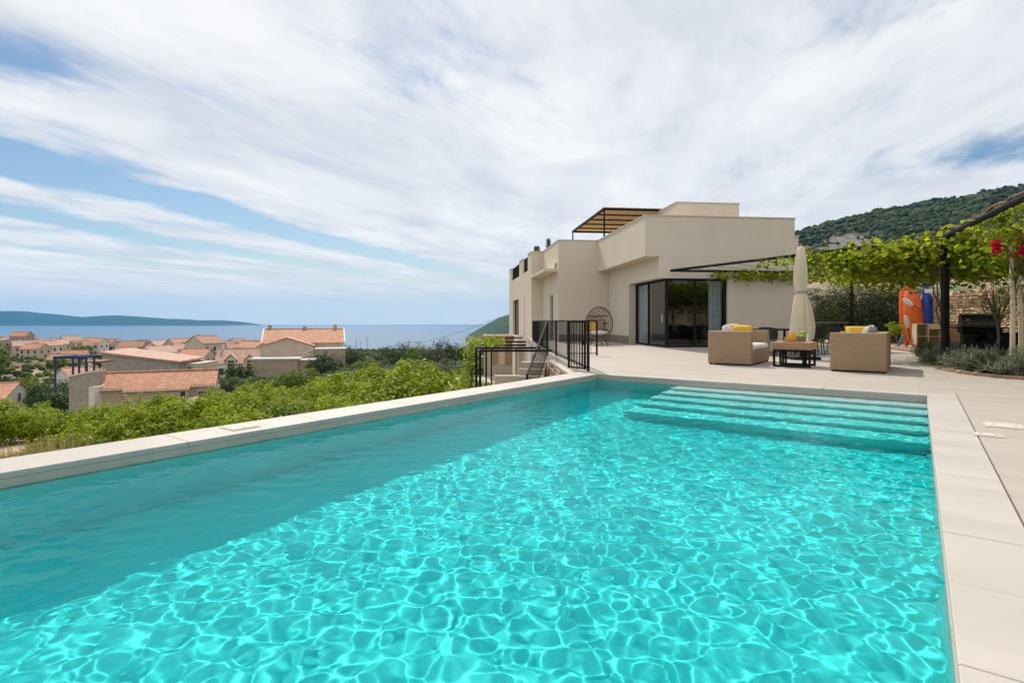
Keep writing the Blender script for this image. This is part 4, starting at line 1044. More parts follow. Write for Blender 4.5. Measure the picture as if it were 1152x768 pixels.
# ------------------------------------------------------------------ vine pergola on the right
ZB = 2.87
PA_ = Vector((5.9, 20.35, ZB)); PB_ = Vector((9.7, 12.3, ZB)); PC_ = Vector((6.9, 6.4, ZB)); PD_ = Vector((15.7, 25.4, ZB)); PE_ = Vector((15.3, 10.5, ZB))
def vine_pergola():
    t = thing('vine_pergola', 'black steel pergola beam and posts reaching from the villa over the right garden', 'pergola', (PB_.x, PB_.y, 0), 0)
    o = Vector((PB_.x, PB_.y, 0))
    def beam(a, b, r=.045, name='beam'):
        m = MB(); m.tube([a-o, b-o], r, 8); m.build(name, BLACK, t)
    beam(PA_, PB_-Vector((0, 0, .0))); beam(PB_+Vector((0, 0, .02)), PC_+Vector((0, 0, .02)), .06); beam(PA_+Vector((0, .1, 0)), Vector((11.0, 21.1, ZB))); beam(Vector((11.0, 21.15, ZB)), PD_)
    beam(PB_-Vector((0, 0, .1)), PE_-Vector((0, 0, .1))); beam(PD_-Vector((0, 0, .1)), PE_-Vector((0, 0, .1)))
    for p in (PB_, PD_, PE_, PC_):
        m = MB(); m.box(p.x-o.x-.055, p.x-o.x+.055, p.y-o.y-.055, p.y-o.y+.055, 0, ZB-.05); m.build('post', BLACK, t)
    for i in range(1, 9):
        a = PA_.lerp(PB_, i/9)+Vector((0, 0, -.02)); b = (Vector((11.0, 21.1, ZB)).lerp(PD_, i/9) if i < 4 else PD_.lerp(PE_, (i-3)/6))+Vector((0, 0, -.02)); m = MB(); m.tube([a-o, b-o], .006, 5); m.build('wire', BLACK, t)
vine_pergola()
def leaf_cards(P, Nrm, size, rg, asp=.8, fold=.25):
    n = len(P); Nrm = Nrm/np.linalg.norm(Nrm, axis=1, keepdims=True)
    t = rg.normal(size=(n, 3)); t -= Nrm*(t*Nrm).sum(1, keepdims=True); t /= np.linalg.norm(t, axis=1, keepdims=True)
    b = np.cross(Nrm, t); s = size*rg.uniform(.6, 1.25, (n, 1))
    V = np.stack([P-t*s*.5, P+b*s*.5*asp+Nrm*s*fold*.5-t*s*.05, P+t*s*.5, P-b*s*.5*asp+Nrm*s*fold*.5-t*s*.05], 1).reshape(-1, 3)
    return V, np.arange(4*n).reshape(n, 4)
def vine():
    rg = np.random.default_rng(17); t = thing('grape_vine', 'lime-green grape vine trained over the black pergola beam', 'vine', (PB_.x+.35, PB_.y+.5, 0), 0)
    o = np.array([PB_.x+.35, PB_.y+.5, 0])
    pts = []
    def quad(a, b, c, d, n, zj, drop, pw=1.):
        u = rg.uniform(0, 1, n)**pw; v = rg.uniform(0, 1, n); A, B, C_, D_ = [np.array(x) for x in (a, b, c, d)]
        p = (A*(1-u[:, None])+B*u[:, None])*(1-v[:, None])+(D_*(1-u[:, None])+C_*u[:, None])*v[:, None]
        p[:, 2] += rg.normal(0, zj, n)-.14-rg.exponential(drop, n); return p
    # clumped canopy over the garden
    cl = quad(PB_+Vector((-1.0, 2.6, 0)), PB_, PE_, Vector((13.4, 19.3, ZB)), 520, .05, .13)
    for c in cl: pts.append(c+rg.normal(0, 1, (54, 3))*np.array([.42, .42, .16]))
    cl = quad(PB_+Vector((.55, -.1, 0)), PC_+Vector((.75, .1, 0)), Vector((12.5, 6., ZB)), PE_, 300, .08, .18)
    for c in cl: pts.append(c+rg.normal(0, 1, (54, 3))*np.array([.36, .36, .2]))
    # thinner garland out along the front beam and the one by the house
    for a, b, n in ((PA_.lerp(PB_, .42), PB_, 42), (Vector((7.2, 20.55, ZB)), Vector((11.0, 21.1, ZB)), 44), (Vector((11.0, 21.1, ZB)), PD_, 16)):
        for k in range(n):
            u = rg.uniform(0, 1)**.75; q = np.array(a.lerp(b, u)); pts.append(q+rg.normal(0, 1, (26, 3))*np.array([.22, .22, .11])+np.array([.1, .15, -.12]))
    # hanging curtain to the right of the post
    for k in range(330):
        x = rg.uniform(9.9, 15.5); v = rg.uniform(9.6, 12.2); ln = rg.gamma(2., .42)*(.6+.1*(x-10))
        z = ZB-rg.uniform(0, min(ln, 1.35)); pts.append(np.array([x, v, z])+rg.normal(0, 1, (26, 3))*np.array([.2, .2, .16]))
    P = np.concatenate(pts); over = P[:, 2] > ZB-.02; P = P[(~over | (rg.uniform(0, 1, len(P)) < .12)) & (P[:, 2] < ZB+.16)]; shoots = []; more = []
    for k in range(46):                               # shoots standing above the beams
        a = PB_.lerp(PC_, rg.uniform(0, .62)) if k % 3 else PB_.lerp(PA_, rg.uniform(0, .4)); a = np.array(a)+np.array([rg.uniform(.05, .7), .1, 0])
        d = np.array([rg.normal(.2, .3), rg.normal(.1, .3), rg.uniform(.15, .36)])*rg.uniform(.5, 1); u = rg.uniform(.1, 1, 14)[:, None]; more.append(a+d*u+rg.normal(0, .045, (14, 3))); shoots.append((a, d))
    P = np.concatenate([P]+more)-o; N_ = rg.normal(0, .55, P.shape)+np.array([0, -.15, .8])
    V, Q = leaf_cards(P, N_, .13, rg, .95, .25); link_nm('foliage', V, Q, LEAF_VINE, t)
    st = MB(); q = random.Random(4)
    def cane(a, b, sag, r, k=14):
        a = Vector(a); b = Vector(b); pts = []
        for i in range(k+1):
            u = i/k; p = a.lerp(b, u); p += Vector((q.uniform(-.05, .05), q.uniform(-.05, .05), q.uniform(-.03, .03)-sag*math.sin(u*math.pi))); pts.append(tuple(p-Vector(o)))
        st.tube(pts, [r*(1-.5*i/k) for i in range(k+1)], 6)
    for i in range(6): cane((PB_.x+.25+.1*i, PB_.y+.3+.1*i, 0), (PB_.x+.2*q.uniform(-1, 2), PB_.y+q.uniform(0, 1), ZB), 0, .022)
    for i in range(9): cane(PB_+Vector((.2, .2, 0)), PB_.lerp(PE_, q.uniform(.3, 1))+Vector((q.uniform(-2, 1), q.uniform(-2, 7), 0)), .12, .016)
    for a, d in shoots: st.tube([tuple(a-o-np.array([0, 0, .15])), tuple(a-o+d*.5+np.array([0, 0, .03])), tuple(a-o+d)], [.007, .005, .003], 5)
    cane(PB_, PA_.lerp(PB_, .3), -.03, .03, 24); cane(PB_+Vector((0, 0, .08)), PC_+Vector((0, 0, .1)), -.02, .035, 24); cane(PB_+Vector((.05, 0, .06)), PC_+Vector((.1, 0, .05)), .02, .03, 24)
    st.build('stem', STEM, t)
vine()

# ------------------------------------------------------------------ right-hand garden
def bed():
    pts = [gp(x, y) for x, y in ((1034, 397), (1033, 402), (1037, 407), (1046, 412), (1062, 417), (1085, 421), (1115, 424.5), (1152, 427.5))]
    poly = [(p.x, p.y) for p in pts]+[(11.5, 8.4), (16.2, 8.0), (16.4, 20.5), (13.6, 20.2)]
    m = MB(); m.prism(poly, .002, .05); tag(m.build('planting_bed', SOIL), 'earth of the planted bed beside the terrace', None, None, 'structure')
bed()
w1 = stone_wall('garden_wall', (16.2, 21.5), (15.9, 13.6), 2.0, 2.05, .45, 'tan dry-stone wall standing behind the kayaks and the barbecue', 12, 0, side=-1)
w2 = stone_wall('garden_wall', (15.9, 13.5), (16.4, 5.0), 2.05, 2.2, .45, 'tan dry-stone wall at the right end of the garden', 13, 0, side=-1)
def foliage_arrays(rg, n, rx, ry, rz, leaf, ncl, cz=None, asp=.5, upb=.5, cr=.3, shell=.45, low=-.75):
    """clumps of leaf cards through an uneven crown"""
    d = rg.normal(size=(ncl*3, 3)); d /= np.linalg.norm(d, axis=1, keepdims=True); d = d[d[:, 2] > low][:ncl]
    r = rg.uniform(shell**3, 1, len(d))**(1/3); lump = 1+.22*np.sin(d[:, 0]*5+rg.uniform(0, 6))*np.cos(d[:, 1]*4+rg.uniform(0, 6))+.10*rg.normal(size=len(d))
    c = d*(r*lump)[:, None]*np.array([rx, ry, rz])
    k = rg.integers(0, len(c), n); sz = cr*min(rx, ry, rz)*rg.uniform(.6, 1.3, len(c))
    off = rg.normal(size=(n, 3)); off /= np.linalg.norm(off, axis=1, keepdims=True); off *= (rg.uniform(.3, 1, n)**.6)[:, None]
    P = c[k]+off*sz[k][:, None]; P[:, 2] += (rz if cz is None else cz)
    Nn = off*.8+d[k]*.5+rg.normal(0, .45, (n, 3))+np.array([0, 0, upb])
    return leaf_cards(P, Nn, leaf, rg, asp, .2), c
def limbs(mb, base, c, cz, r0, rg, k=7, trunk_h=None):
    h = trunk_h if trunk_h is not None else cz*.45
    top = Vector((rg.normal(0, .04)*h, rg.normal(0, .04)*h, h)); mb.tube([base, Vector(base).lerp(top, .5)+Vector((rg.normal(0, .03), rg.normal(0, .03), 0)), top], [r0, r0*.8, r0*.7], 8)
    for i in rg.choice(len(c), min(k, len(c)), replace=False):
        e = Vector(c[i])*.85+Vector((0, 0, cz)); m_ = top.lerp(e, .5)+Vector((rg.normal(0, .06), rg.normal(0, .06), .05)); mb.tube([top-Vector((0, 0, .05*h)), m_, e], [r0*.55, r0*.35, r0*.12], 6)
def shrub(name, label, cat, loc, dims, leaf, n, ncl, m, seed, group=None, asp=.5, cz=None, r0=.05, th=None, low=-.75, cr=.3, barkm=None, upb=.5, part='foliage', k=7):
    rg = np.random.default_rng(seed); rx, ry, rz = dims; cz_ = rz if cz is None else cz
    t = thing(name, label, cat, loc, 0, group)
    (V, Q), c = foliage_arrays(rg, n, rx, ry, rz, leaf, ncl, cz_, asp, upb, cr, low=low)
    link_nm(part, V, Q, m, t); b = MB(); limbs(b, (0, 0, -.15), c, cz_, r0, rg, k, th); b.build('trunk' if cat == 'tree' else 'stem', barkm or BARK, t)
    return t
# oleander hedge behind the dining place: single shrubs
for i, (px, v, r, h, lab) in enumerate(((920, 25.5, 1.15, 1.25, 'dense grey-green oleander shrub next to the villa wall'), (942, 26.2, 1.2, 1.38, 'dense grey-green oleander shrub left of the thin back post'), (965, 26.0, 1.25, 1.42, 'dense grey-green oleander shrub right of the thin back post'),
                                 (986, 25.6, 1.15, 1.32, 'dense grey-green oleander shrub in the middle of the hedge'), (1004, 25.0, 1.05, 1.30, 'dense grey-green oleander shrub left of the orange kayak'), (1024, 25.6, 1.1, 1.36, 'dense grey-green oleander shrub behind the kayaks'))):
    p = at(px, v); shrub('oleander', lab, 'shrub', p, (r, r*.95, h), .12, 6500, 170, LEAF_OLEANDER, 40+i, 'oleander shrubs of the terrace hedge', asp=.28, cr=.34, low=-.95)
def kayaks():
    def board(name, label, p, rz, lean, L_, Wd, T_, m, trim):
        t = thing(name, label, 'kayak', p, rz); M_ = Matrix.Rotation(R(lean), 4, 'X')
        n = 26; k = 16; vs = []; fs = []
        for j in range(n+1):
            u = j/n; w = max(.02, (4*u*(1-u))**.42); sc = 1-.25*(2*u-1)**2
            for i in range(k):
                a = 2*math.pi*i/k; x = Wd/2*w*sc*math.copysign(abs(math.cos(a))**.8, math.cos(a)); y = T_/2*w*math.copysign(abs(math.sin(a))**.8, math.sin(a))*(.75 if math.sin(a) > 0 else 1.15)
                vs.append(tuple(M_ @ Vector((x, y+.10*(2*u-1)**2, u*L_))))
        for j in range(n):
            for i in range(k): fs.append((j*k+i, j*k+(i+1) % k, (j+1)*k+(i+1) % k, (j+1)*k+i))
        fs += [tuple(range(k-1, -1, -1)), tuple(n*k+i for i in range(k))]
        b = MB(); b.add(vs, fs); b.build('hull', m, t, smooth=True)
        return t, M_, L_, T_
    p = at(1030, 20.9); t, M_, L_, T_ = board('kayak', 'orange plastic kayak stood on end against the hedge', p, R(-8), -7, 2.45, .66, .42, ORANGE, None)
    for z0, z1 in ((.62, 1.12), (1.35, 1.85)):
        b = MB(); b.M = M_; q = 20
        b.lathe([(.0, 0), (.19, 0), (.21, .02), (.19, .035)], q, cap=False); b.v = [tuple(M_ @ Vector((x*.8, -.255+.03*0-z*.5, (z0+z1)/2+y*1.25))) for x, y, z in [(Matrix.Identity(4) @ Vector(w)) for w in [tuple(M_.inverted() @ Vector(w)) for w in b.v]]]; b.build('seat_well', ORANGE, t)
    for z in (.35, 2.2): b = MB(); b.M = M_; b.tube([(-.1, -.26, z), (0, -.31, z), (.1, -.26, z)], .014, 6); b.build('carry_handle', BLACK, t)
    b = MB(); b.M = M_; b.ell((-.02, -.02, 2.40), (.17, .13, .13), 12, 8); b.build('nose', pm('red_plastic', (.62, .03, .02), .4), t, smooth=True)
    p = at(1022, 21.3); t, M_, *_r = board('kayak', 'orange kayak standing behind the other, showing a narrow left edge', p, R(6), -4, 2.4, .56, .36, ORANGE, None)
    p = at(1044.5, 20.8); t, M_, *_r = board('paddle_board', 'blue paddle board stood upright between the kayak and the stone wall', p, R(-10), -3, 2.60, .36, .20, BLUE, None)
    b = MB(); b.M = M_; b.box(-.14, .14, -.14, -.11, 2.05, 2.2, bev=.02); b.build('strap', WHITEP, t)
    b = MB(); b.M = M_; b.box(-.16, .16, -.13, .13, 2.35, 2.66, bev=.06); b.build('roll_end', pm('teal_plastic', (.01, .16, .22), .4), t)
    for px, v, z, lab, m in ((1021.5, 20.5, 1.70, 'upper white kayak paddle blade sticking out left of the orange kayak', WHITEP), (1020, 20.4, .98, 'lower white kayak paddle blade beside the orange kayak', WHITEP), (1015, 20.4, .18, 'grey paddle blade resting on the ground beside the kayaks', GREYP)):
        q = at(px, v, max(0, z-.3)); t = thing('paddle', lab, 'paddle', q, R(10)); b = MB(); b.M = Matrix.Translation((0, 0, .3)) @ Matrix.Rotation(R(-64 if z > 1.5 else (-14 if z > .5 else 40)), 4, 'Y')
        b.ell((0, 0, 0), (.11, .025, .26), 14, 8); b.build('blade', m, t, smooth=True); c = MB(); c.M = b.M; c.tube([(0, 0, -.24), (0, .03, -.75 if z > .5 else -.3)], .015, 6); c.build('shaft', BLACK, t)
kayaks()
def cubby():
    p = at(1028.5, 19.8); t = thing('storage_shelf', 'pale wooden cube shelf of six compartments below the kayaks', 'shelf', p, R(-14))
    w, h, d, k = 1.14, .90, .36, .022
    f = MB(); f.box(0, w, -d/2, d/2, 0, k); f.box(0, w, -d/2, d/2, h-k, h); f.box(0, k, -d/2, d/2, k, h-k); f.box(w-k, w, -d/2, d/2, k, h-k); f.box(k, w-k, -d/2+.004, d/2-.004, h/2-k/2, h/2+k/2)
    for i in (1, 2):
        x = w*i/3
        for a, b in ((k, h/2-k/2), (h/2+k/2, h-k)): f.box(x-k/2, x+k/2, -d/2+.004, d/2-.004, a, b)
    f.build('frame', PALEWOOD, t); b = MB(); b.box(k, w-k, d/2-.018, d/2-.006, k, h-k); b.build('back_panel', BOARDIN, t)
    q = MB(); q.box(w/3+.02, 2*w/3-.02, -d/2+.006, -d/2+.02, h/2+.26, h-k-.005); q.build('drawer', PALEWOOD, t)
    p = at(1064.5, 18.6); t = thing('storage_cabinet', 'plain brown wooden cabinet behind the pergola post', 'cabinet', p, R(-14)); b = MB(); b.box(0, .62, -.2, .2, 0, .92, bev=.006); b.build('carcass', BOARDIN, t)
    for x in (.01, .315): d_ = MB(); d_.box(x, x+.295, -.222, -.203, .03, .90); d_.build('door', WOOD, t)
cubby()
def bbq():
    p = at(1101, 15.2); t = thing('barbecue', 'black gas barbecue cart with closed lid by the stone wall', 'barbecue', p, R(-30))
    b = MB(); b.box(-.36, .36, -.26, .26, .12, .66, bev=.015); b.build('cabinet', BLACK, t)
    for x in (-.345, .01): d = MB(); d.box(x, x+.335, -.275, -.262, .16, .64, bev=.004); d.build('door', pm('black_enamel', (.012, .012, .013), .25, .2, 6) if x < 0 else MAT['black_enamel'], t)
    b = MB(); b.box(-.42, .42, -.30, .28, .663, .84, bev=.02); b.build('firebox', BLACK, t)
    l = MB(); n = 12; prof = [(-.29, .843)]+[(-.29+.57*(i/n), .843+.36*math.sin(math.pi*min(1, .18+.64*i/n))) for i in range(n+1)]+[(.28, .843)]
    l.extr([(-.41, y, z) for y, z in prof], (.82, 0, 0)); l.build('lid', MAT['black_enamel'], t)
    h = MB(); h.tube([(-.28, -.30, .93), (-.28, -.37, .93), (.28, -.37, .93), (.28, -.30, .93)], .014, 8); h.build('handle', GREYP, t)
    c = MB(); c.extr([(-.42, -.303, .68), (-.42, -.40, .70), (-.42, -.36, .82), (-.42, -.303, .84)], (.84, 0, 0)); c.build('control_panel', MAT['black_enamel'], t)
    for x in (-.28, -.09, .09, .28): k = MB(); k.M = Matrix.Translation((x, -.382, .76)) @ Matrix.Rotation(R(72), 4, 'X'); k.lathe([(.032, 0), (.028, .03), (.0, .031)], 14, cap=False); k.build('knob', BLACK, t)
    for s in (-1, 1): k = MB(); k.box(s*.425, s*.60, -.25, .24, .80, .83, bev=.006); k.build('side_shelf', BLACK, t)
    for x in (-.3, .3):
        for y in (-.2, .2): k = MB(); k.M = Matrix.Translation((x, y, .06)) @ Matrix.Rotation(R(90), 4, 'Y'); k.lathe([(.055, -.02), (.06, -.012), (.06, .012), (.055, .02)], 14); k.build('wheel', BLACK, t)
    g = MB(); g.box(-.33, -.24, -.302, -.295, 1.0, 1.07); g.build('thermometer', GREYP, t)
bbq()
def pots():
    for i, (px, v, r, h, lab) in enumerate(((1108, 13.0, .30, .42, 'black plant pot in the bed before the barbecue'), (1121, 12.4, .28, .40, 'black plant pot at the foot of the small bare olive tree'), (1147, 12.6, .34, .55, 'large black plant pot right of the wooden stakes'), (1130, 14.2, .34, .62, 'black plant pot between the barbecue and the stakes'))):
        t = thing('plant_pot', lab, 'pot', at(px, v, .045), 0); m = MB(); m.lathe([(r*.78, 0), (r*.98, h), (r*1.03, h), (r*1.03, h+.04), (r*.93, h+.04), (r*.9, h-.05)], 24); m.build('pot', BLACK, t, auto=40)
        s = MB(); s.lathe([(r*.88, h-.048), (0, h-.03)], 20, cap=False); s.build('soil', SOIL, t)
pots()
shrub('small_olive_tree', 'small thin olive tree with sparse grey leaves before the stone wall', 'tree', at(1121, 12.4, .42), (.55, .5, .62), .055, 700, 60, LEAF_SILVER, 77, asp=.3, cz=1.15, r0=.035, th=.55, cr=.25, k=14)
shrub('potted_shrub', 'small yellow-green shrub in a pot left of the orange kayak', 'plant', at(1009, 20.5, .0), (.36, .34, .33), .13, 260, 40, LEAF_LIME, 78, asp=.35, cz=.62, r0=.02, th=.4)
def bougainvillea():
    rg = np.random.default_rng(9); v = 10.1; p = at(1139, v, .045); t = thing('bougainvillea', 'bougainvillea with red flowers tied to two pale wooden stakes', 'flowering plant', p, 0)
    for k, (dx, lean) in enumerate(((0, .02), (.17, -.03))):
        m = MB(); m.tube([(dx, 0, 0), (dx+lean*.5, 0, 1.2), (dx+lean, .05, 2.35-.6*k)], [.042, .038, .03], 8); m.build('stake', PALEWOOD, t)
    P = []
    for c, s, n in (((-.36, -.1, 2.34), .085, 90), ((-.30, 0, 2.28), .08, 60), ((.12, -.15, 2.22), .10, 110), ((.34, -.1, 2.20), .095, 110), ((.30, .1, 2.50), .10, 70), ((.62, -.1, 2.15), .10, 80)):
        P.append(np.array(c)+rg.normal(0, s*.6, (n, 3)))
    P = np.concatenate(P); V, Q = leaf_cards(P, rg.normal(size=P.shape), .07, rg, .9, .3); link_nm('flowers', V, Q, PETAL, t)
    P = np.array([.1, 0, 1.9])+np.clip(rg.normal(0, 1, (650, 3)), -1.6, 1.5)*np.array([.38, .25, .5]); V, Q = leaf_cards(P, rg.normal(size=P.shape)+np.array([0, 0, .6]), .075, rg, .6, .2); link_nm('foliage', V, Q, LEAF_GREEN, t)
    b = MB()
    for k in range(9): a = Vector((.05*k*.3, 0, 1.2+.1*k)); e = Vector((rg.uniform(-.5, .7), rg.uniform(-.3, .3), rg.uniform(1.9, 2.5))); b.tube([a, a.lerp(e, .5)+Vector((0, 0, .12)), e], [.012, .009, .004], 5)
    b.build('stem', STEM, t)
bougainvillea()
def lavender():
    proto = []
    for k in range(3):
        rg = np.random.default_rng(60+k); n = 2600; cc = rg.normal(size=(70, 3)); cc /= np.linalg.norm(cc, axis=1, keepdims=True); cc[:, 2] = np.abs(cc[:, 2]); cc *= rg.uniform(.35, 1.1, (70, 1))*np.array([.42, .42, .36])
        j = rg.integers(0, 70, n); base = cc[j]*rg.uniform(.1, .6, (n, 1)); d = cc[j]/np.linalg.norm(cc[j], axis=1, keepdims=True)+rg.normal(0, .42, (n, 3))+np.array([0, 0, .35]); d /= np.linalg.norm(d, axis=1, keepdims=True)
        u = rg.uniform(.2, 1, (n, 1)); b0 = cc[j]*u+rg.normal(0, .025, (n, 3)); L_ = rg.uniform(.06, .15, (n, 1)); w = np.cross(d, rg.normal(size=(n, 3))); w /= np.linalg.norm(w, axis=1, keepdims=True); w *= .008
        b0[:, 2] = np.maximum(b0[:, 2], .01); V = np.stack([b0, b0+d*L_*.5+w, b0+d*L_, b0+d*L_*.5-w], 1).reshape(-1, 3); proto.append((V, np.arange(4*n).reshape(n, 4)))
    spots = [(1052, 12.6), (1066, 11.7), (1082, 11.0), (1098, 10.55), (1114, 10.2), (1131, 9.95), (1149, 9.75), (1046, 14.4), (1060, 13.4), (1076, 12.4), (1092, 11.8), (1108, 11.3), (1124, 10.9), (1141, 10.6), (1162, 9.7), (1158, 10.9), (1042, 16.4), (1054, 15.4), (1071, 14.2), (1086, 13.2), (1176, 10.2)]
    near = ['at the left tip of the bed', 'left of the pergola post', 'just right of the pergola post foot', 'before the black barbecue', 'before the first black pot', 'beside the red rock', 'at the right edge below the stakes']
    first = {}
    for i, (px, v) in enumerate(spots):
        k = i % 3; p = at(px, v, .045); sc = random.uniform(.85, 1.2)
        row = 'front' if i < 7 else ('back' if i < 16 else 'rear'); nm = near[i] if i < 7 else ('behind the front plants '+near[min(6, max(0, int((px-1040)/17)))])
        lab = 'grey-green lavender tuft '+nm
        if k not in first:
            t = thing('lavender', lab, 'plant', p, random.uniform(0, 6), 'lavender tufts edging the terrace'); link_nm('foliage', *proto[k], LEAF_LAV if k != 1 else LEAF_OLEANDER, t)
            s = MB(); s.lathe([(.10, -.02), (.05, .10)], 8); s.build('stem', BARK, t); first[k] = t; t.scale = (sc,)*3
        else: copy_tree(first[k], p, random.uniform(0, 6), sc, lab)
lavender()
t = thing('edging_rock', 'reddish rock lying at the edge of the lavender bed', 'rock', gp(1128, 423.2), .4)
m = MB(); m.ell((0, 0, .05), (.17, .12, .12), 14, 9, 3, .2); m.build('rock', ROCK, t, auto=40)
for i, (px, py, s) in enumerate(((1040, 408, .09), (1058, 415.5, .08), (1080, 420, .07), (1100, 422.5, .08), (1046, 411.5, .06))):
    t = thing('edging_rock', ['small pale stone at the left tip of the lavender bed', 'small stone on the bed edge left of the pergola post', 'small stone on the bed edge below the barbecue', 'small stone on the bed edge left of the reddish rock', 'smallest stone near the left tip of the lavender bed'][i], 'rock', gp(px, py), i)
    m = MB(); m.ell((0, 0, s*.3), (s, s*.7, s*.7), 10, 7, i, .25); m.build('rock', ROCK, t, auto=40)

# ------------------------------------------------------------------ the village below
SHUT = pm('dark_shutter', (.045, .04, .04), .6, .2, 3); GREENSHUT = pm('green_shutter', (.03, .07, .05), .6, .2, 3)
def GZ(x, v): return float(ground(np.array([x]), np.array([v]))[0])
def wins(t, lst, y, m=SHUT, frame=None):
    """windows on the local front wall y: (x, z, w, h)"""
    for x, z, w, h in lst:
        f = MB(); f.box(x-w/2-.08, x+w/2+.08, y-.06, y+.02, z-h/2-.10, z+h/2+.08); fo = f.build('window', frame or TRIM, t)
        p = MB(); p.box(x-w/2, x+w/2, y-.075, y-.062, z-h/2, z+h/2); p.build('pane', m, fo)
def gable(name, label, loc, rz, w, d, he, hr, wm, rm, front=(), side=(), group=None, cat='house', eave=.25, verge=None, base=3., chim=(), sidey=None, shut=SHUT):
    """house with its ridge along local x; front wall at y=0, gable walls at x=0 and x=w"""
    t = thing(name, label, cat, loc, rz, group); m = MB()
    P = [(0, 0, -base), (0, d, -base), (0, d, he), (0, d/2, hr), (0, 0, he)]
    m.extr(P[::-1], (w, 0, 0)); m.build('wall', wm, t)
    r = MB(); s = (hr-he)/(d/2); th = .14; e = eave
    for sg in (0, 1):
        y0 = -e if not sg else d+e; z0 = he-s*e
        pts = [(-e*.8, y0, z0+.02), (-e*.8, d/2, hr+.02), (-e*.8, d/2, hr+.02+th), (-e*.8, y0, z0+.02+th)]
        r.extr(pts if sg else pts[::-1], (w+1.6*e, 0, 0))
    r.tube([(-e*.8, d/2, hr+th+.02), (w+e*.8, d/2, hr+th+.02)], .12, 6)
    ro = r.build('roof', rm, t)
    for cx, cy, hh in chim:
        zc = hr-abs(cy-d/2)*s; c = MB(); c.box(cx-.3, cx+.3, cy-.25, cy+.25, zc-.1, zc+hh); c.box(cx-.36, cx+.36, cy-.31, cy+.31, zc+hh+.003, zc+hh+.12); c.build('chimney', wm, ro)
    if verge:
        for x in (-e*.8-.12, w+e*.8-.05):
            v_ = MB()
            for sg in (0, 1):
                y0 = -e if not sg else d+e; z0 = he-s*e; pts = [(x, y0, z0+.0), (x, d/2, hr), (x, d/2, hr+th+.16), (x, y0, z0+th+.16)]; v_.extr(pts if sg else pts[::-1], (.2, 0, 0))
            v_.build('verge', verge, t)
    wins(t, front, 0, shut)
    for x, z, ww, hh in side:     # on the right gable (x = w)
        f = MB(); f.box(w-.02, w+.06, x-ww/2-.08, x+ww/2+.08, z-hh/2-.1, z+hh/2+.08); fo = f.build('window', TRIM, t); p = MB(); p.box(w+.062, w+.075, x-ww/2, x+ww/2, z-hh/2, z+hh/2); p.build('pane', shut, fo)
    return t
def at3(px, v, z): return at(px, v, z)
def zpx(py, v): return 1-(py-361)/F*v

# long low tiled house just below the pool
def tiled_house():
    v = 60.; o = at(104, v, -9.6); t = thing('tiled_house', 'long low beige house with a broad orange tiled roof beyond the shrubs', 'house', o, R(24))
    he, hr, w = 3.15, 4.45, 11.7; m = MB(); m.extr([(0, 0, -2), (0, 0, he), (0, 3.4, hr), (0, 6.8, he), (0, 6.8, -2)], (w, 0, 0)); m.box(3.0, 9.2, -.55, -.003, -2, he-.22); m.build('wall', WALLS['beige'], t)
    r = MB(); s = (hr-he)/3.4
    def slab(xa, xb, yo):
        r.extr([(xa, yo, he+s*yo), (xa, 3.4, hr), (xa, 3.4, hr+.12), (xa, yo, he+s*yo+.12)], (xb-xa, 0, 0))
        k = int((xb-xa)/.27)
        for i in range(k):
            x = xa+.14+(xb-xa-.14)*i/k; r.tube([(x, yo-.04, he+s*yo+.12), (x, 3.4, hr+.12)], .075, 6)
    slab(-.2, 2.9, -.35); slab(2.903, 9.3, -.9); slab(9.303, w+.2, -.25); r.extr([(-.2, 3.403, hr), (-.2, 7.1, he-.1), (-.2, 7.1, he+.02), (-.2, 3.403, hr+.12)], (w+.4, 0, 0))
    r.tube([(-.25, 3.4, hr+.18), (w+.25, 3.4, hr+.18)], .14, 8)
    ro = r.build('roof', ROOFS['orange'], t)
    g = MB(); g.bar((-.2, -.43, he-.12), (2.85, -.43, he-.12), .12); g.bar((2.9, -.98, he-.32), (9.3, -.98, he-.32), .12); g.bar((9.35, -.33, he-.1), (w+.2, -.33, he-.1), .12); g.build('eaves_board', TRIM, t)
    wins(t, ((6.2, 1.85, 1.0, .7), (8.6, 2.0, .5, 1.1)), -.55); wins(t, ((10.5, 2.0, .8, .8),), 0)
    t = thing('flat_block', 'grey flat block with a slanting white edge joined to the tiled house', 'building', at(77.5, 59., -9.6), R(3)); m = MB()
    m.extr([(0, 0, -2), (2.05, 0, -2), (2.05, 0, 5.0), (0, 0, 4.55)], (0, 2.6, 0)); m.build('wall', WALLS['grey stone'], t); m = MB(); m.extr([(-.1, -.1, 4.555), (2.06, -.1, 5.02), (2.06, -.1, 5.2), (-.1, -.1, 4.73)], (0, 2.8, 0)); m.build('roof_edge', TRIM, t)
    m = MB(); m.box(2.06, 2.62, -.02, 2, -2, 3.5); m.build('side_wall', TRIM, t)
tiled_house()
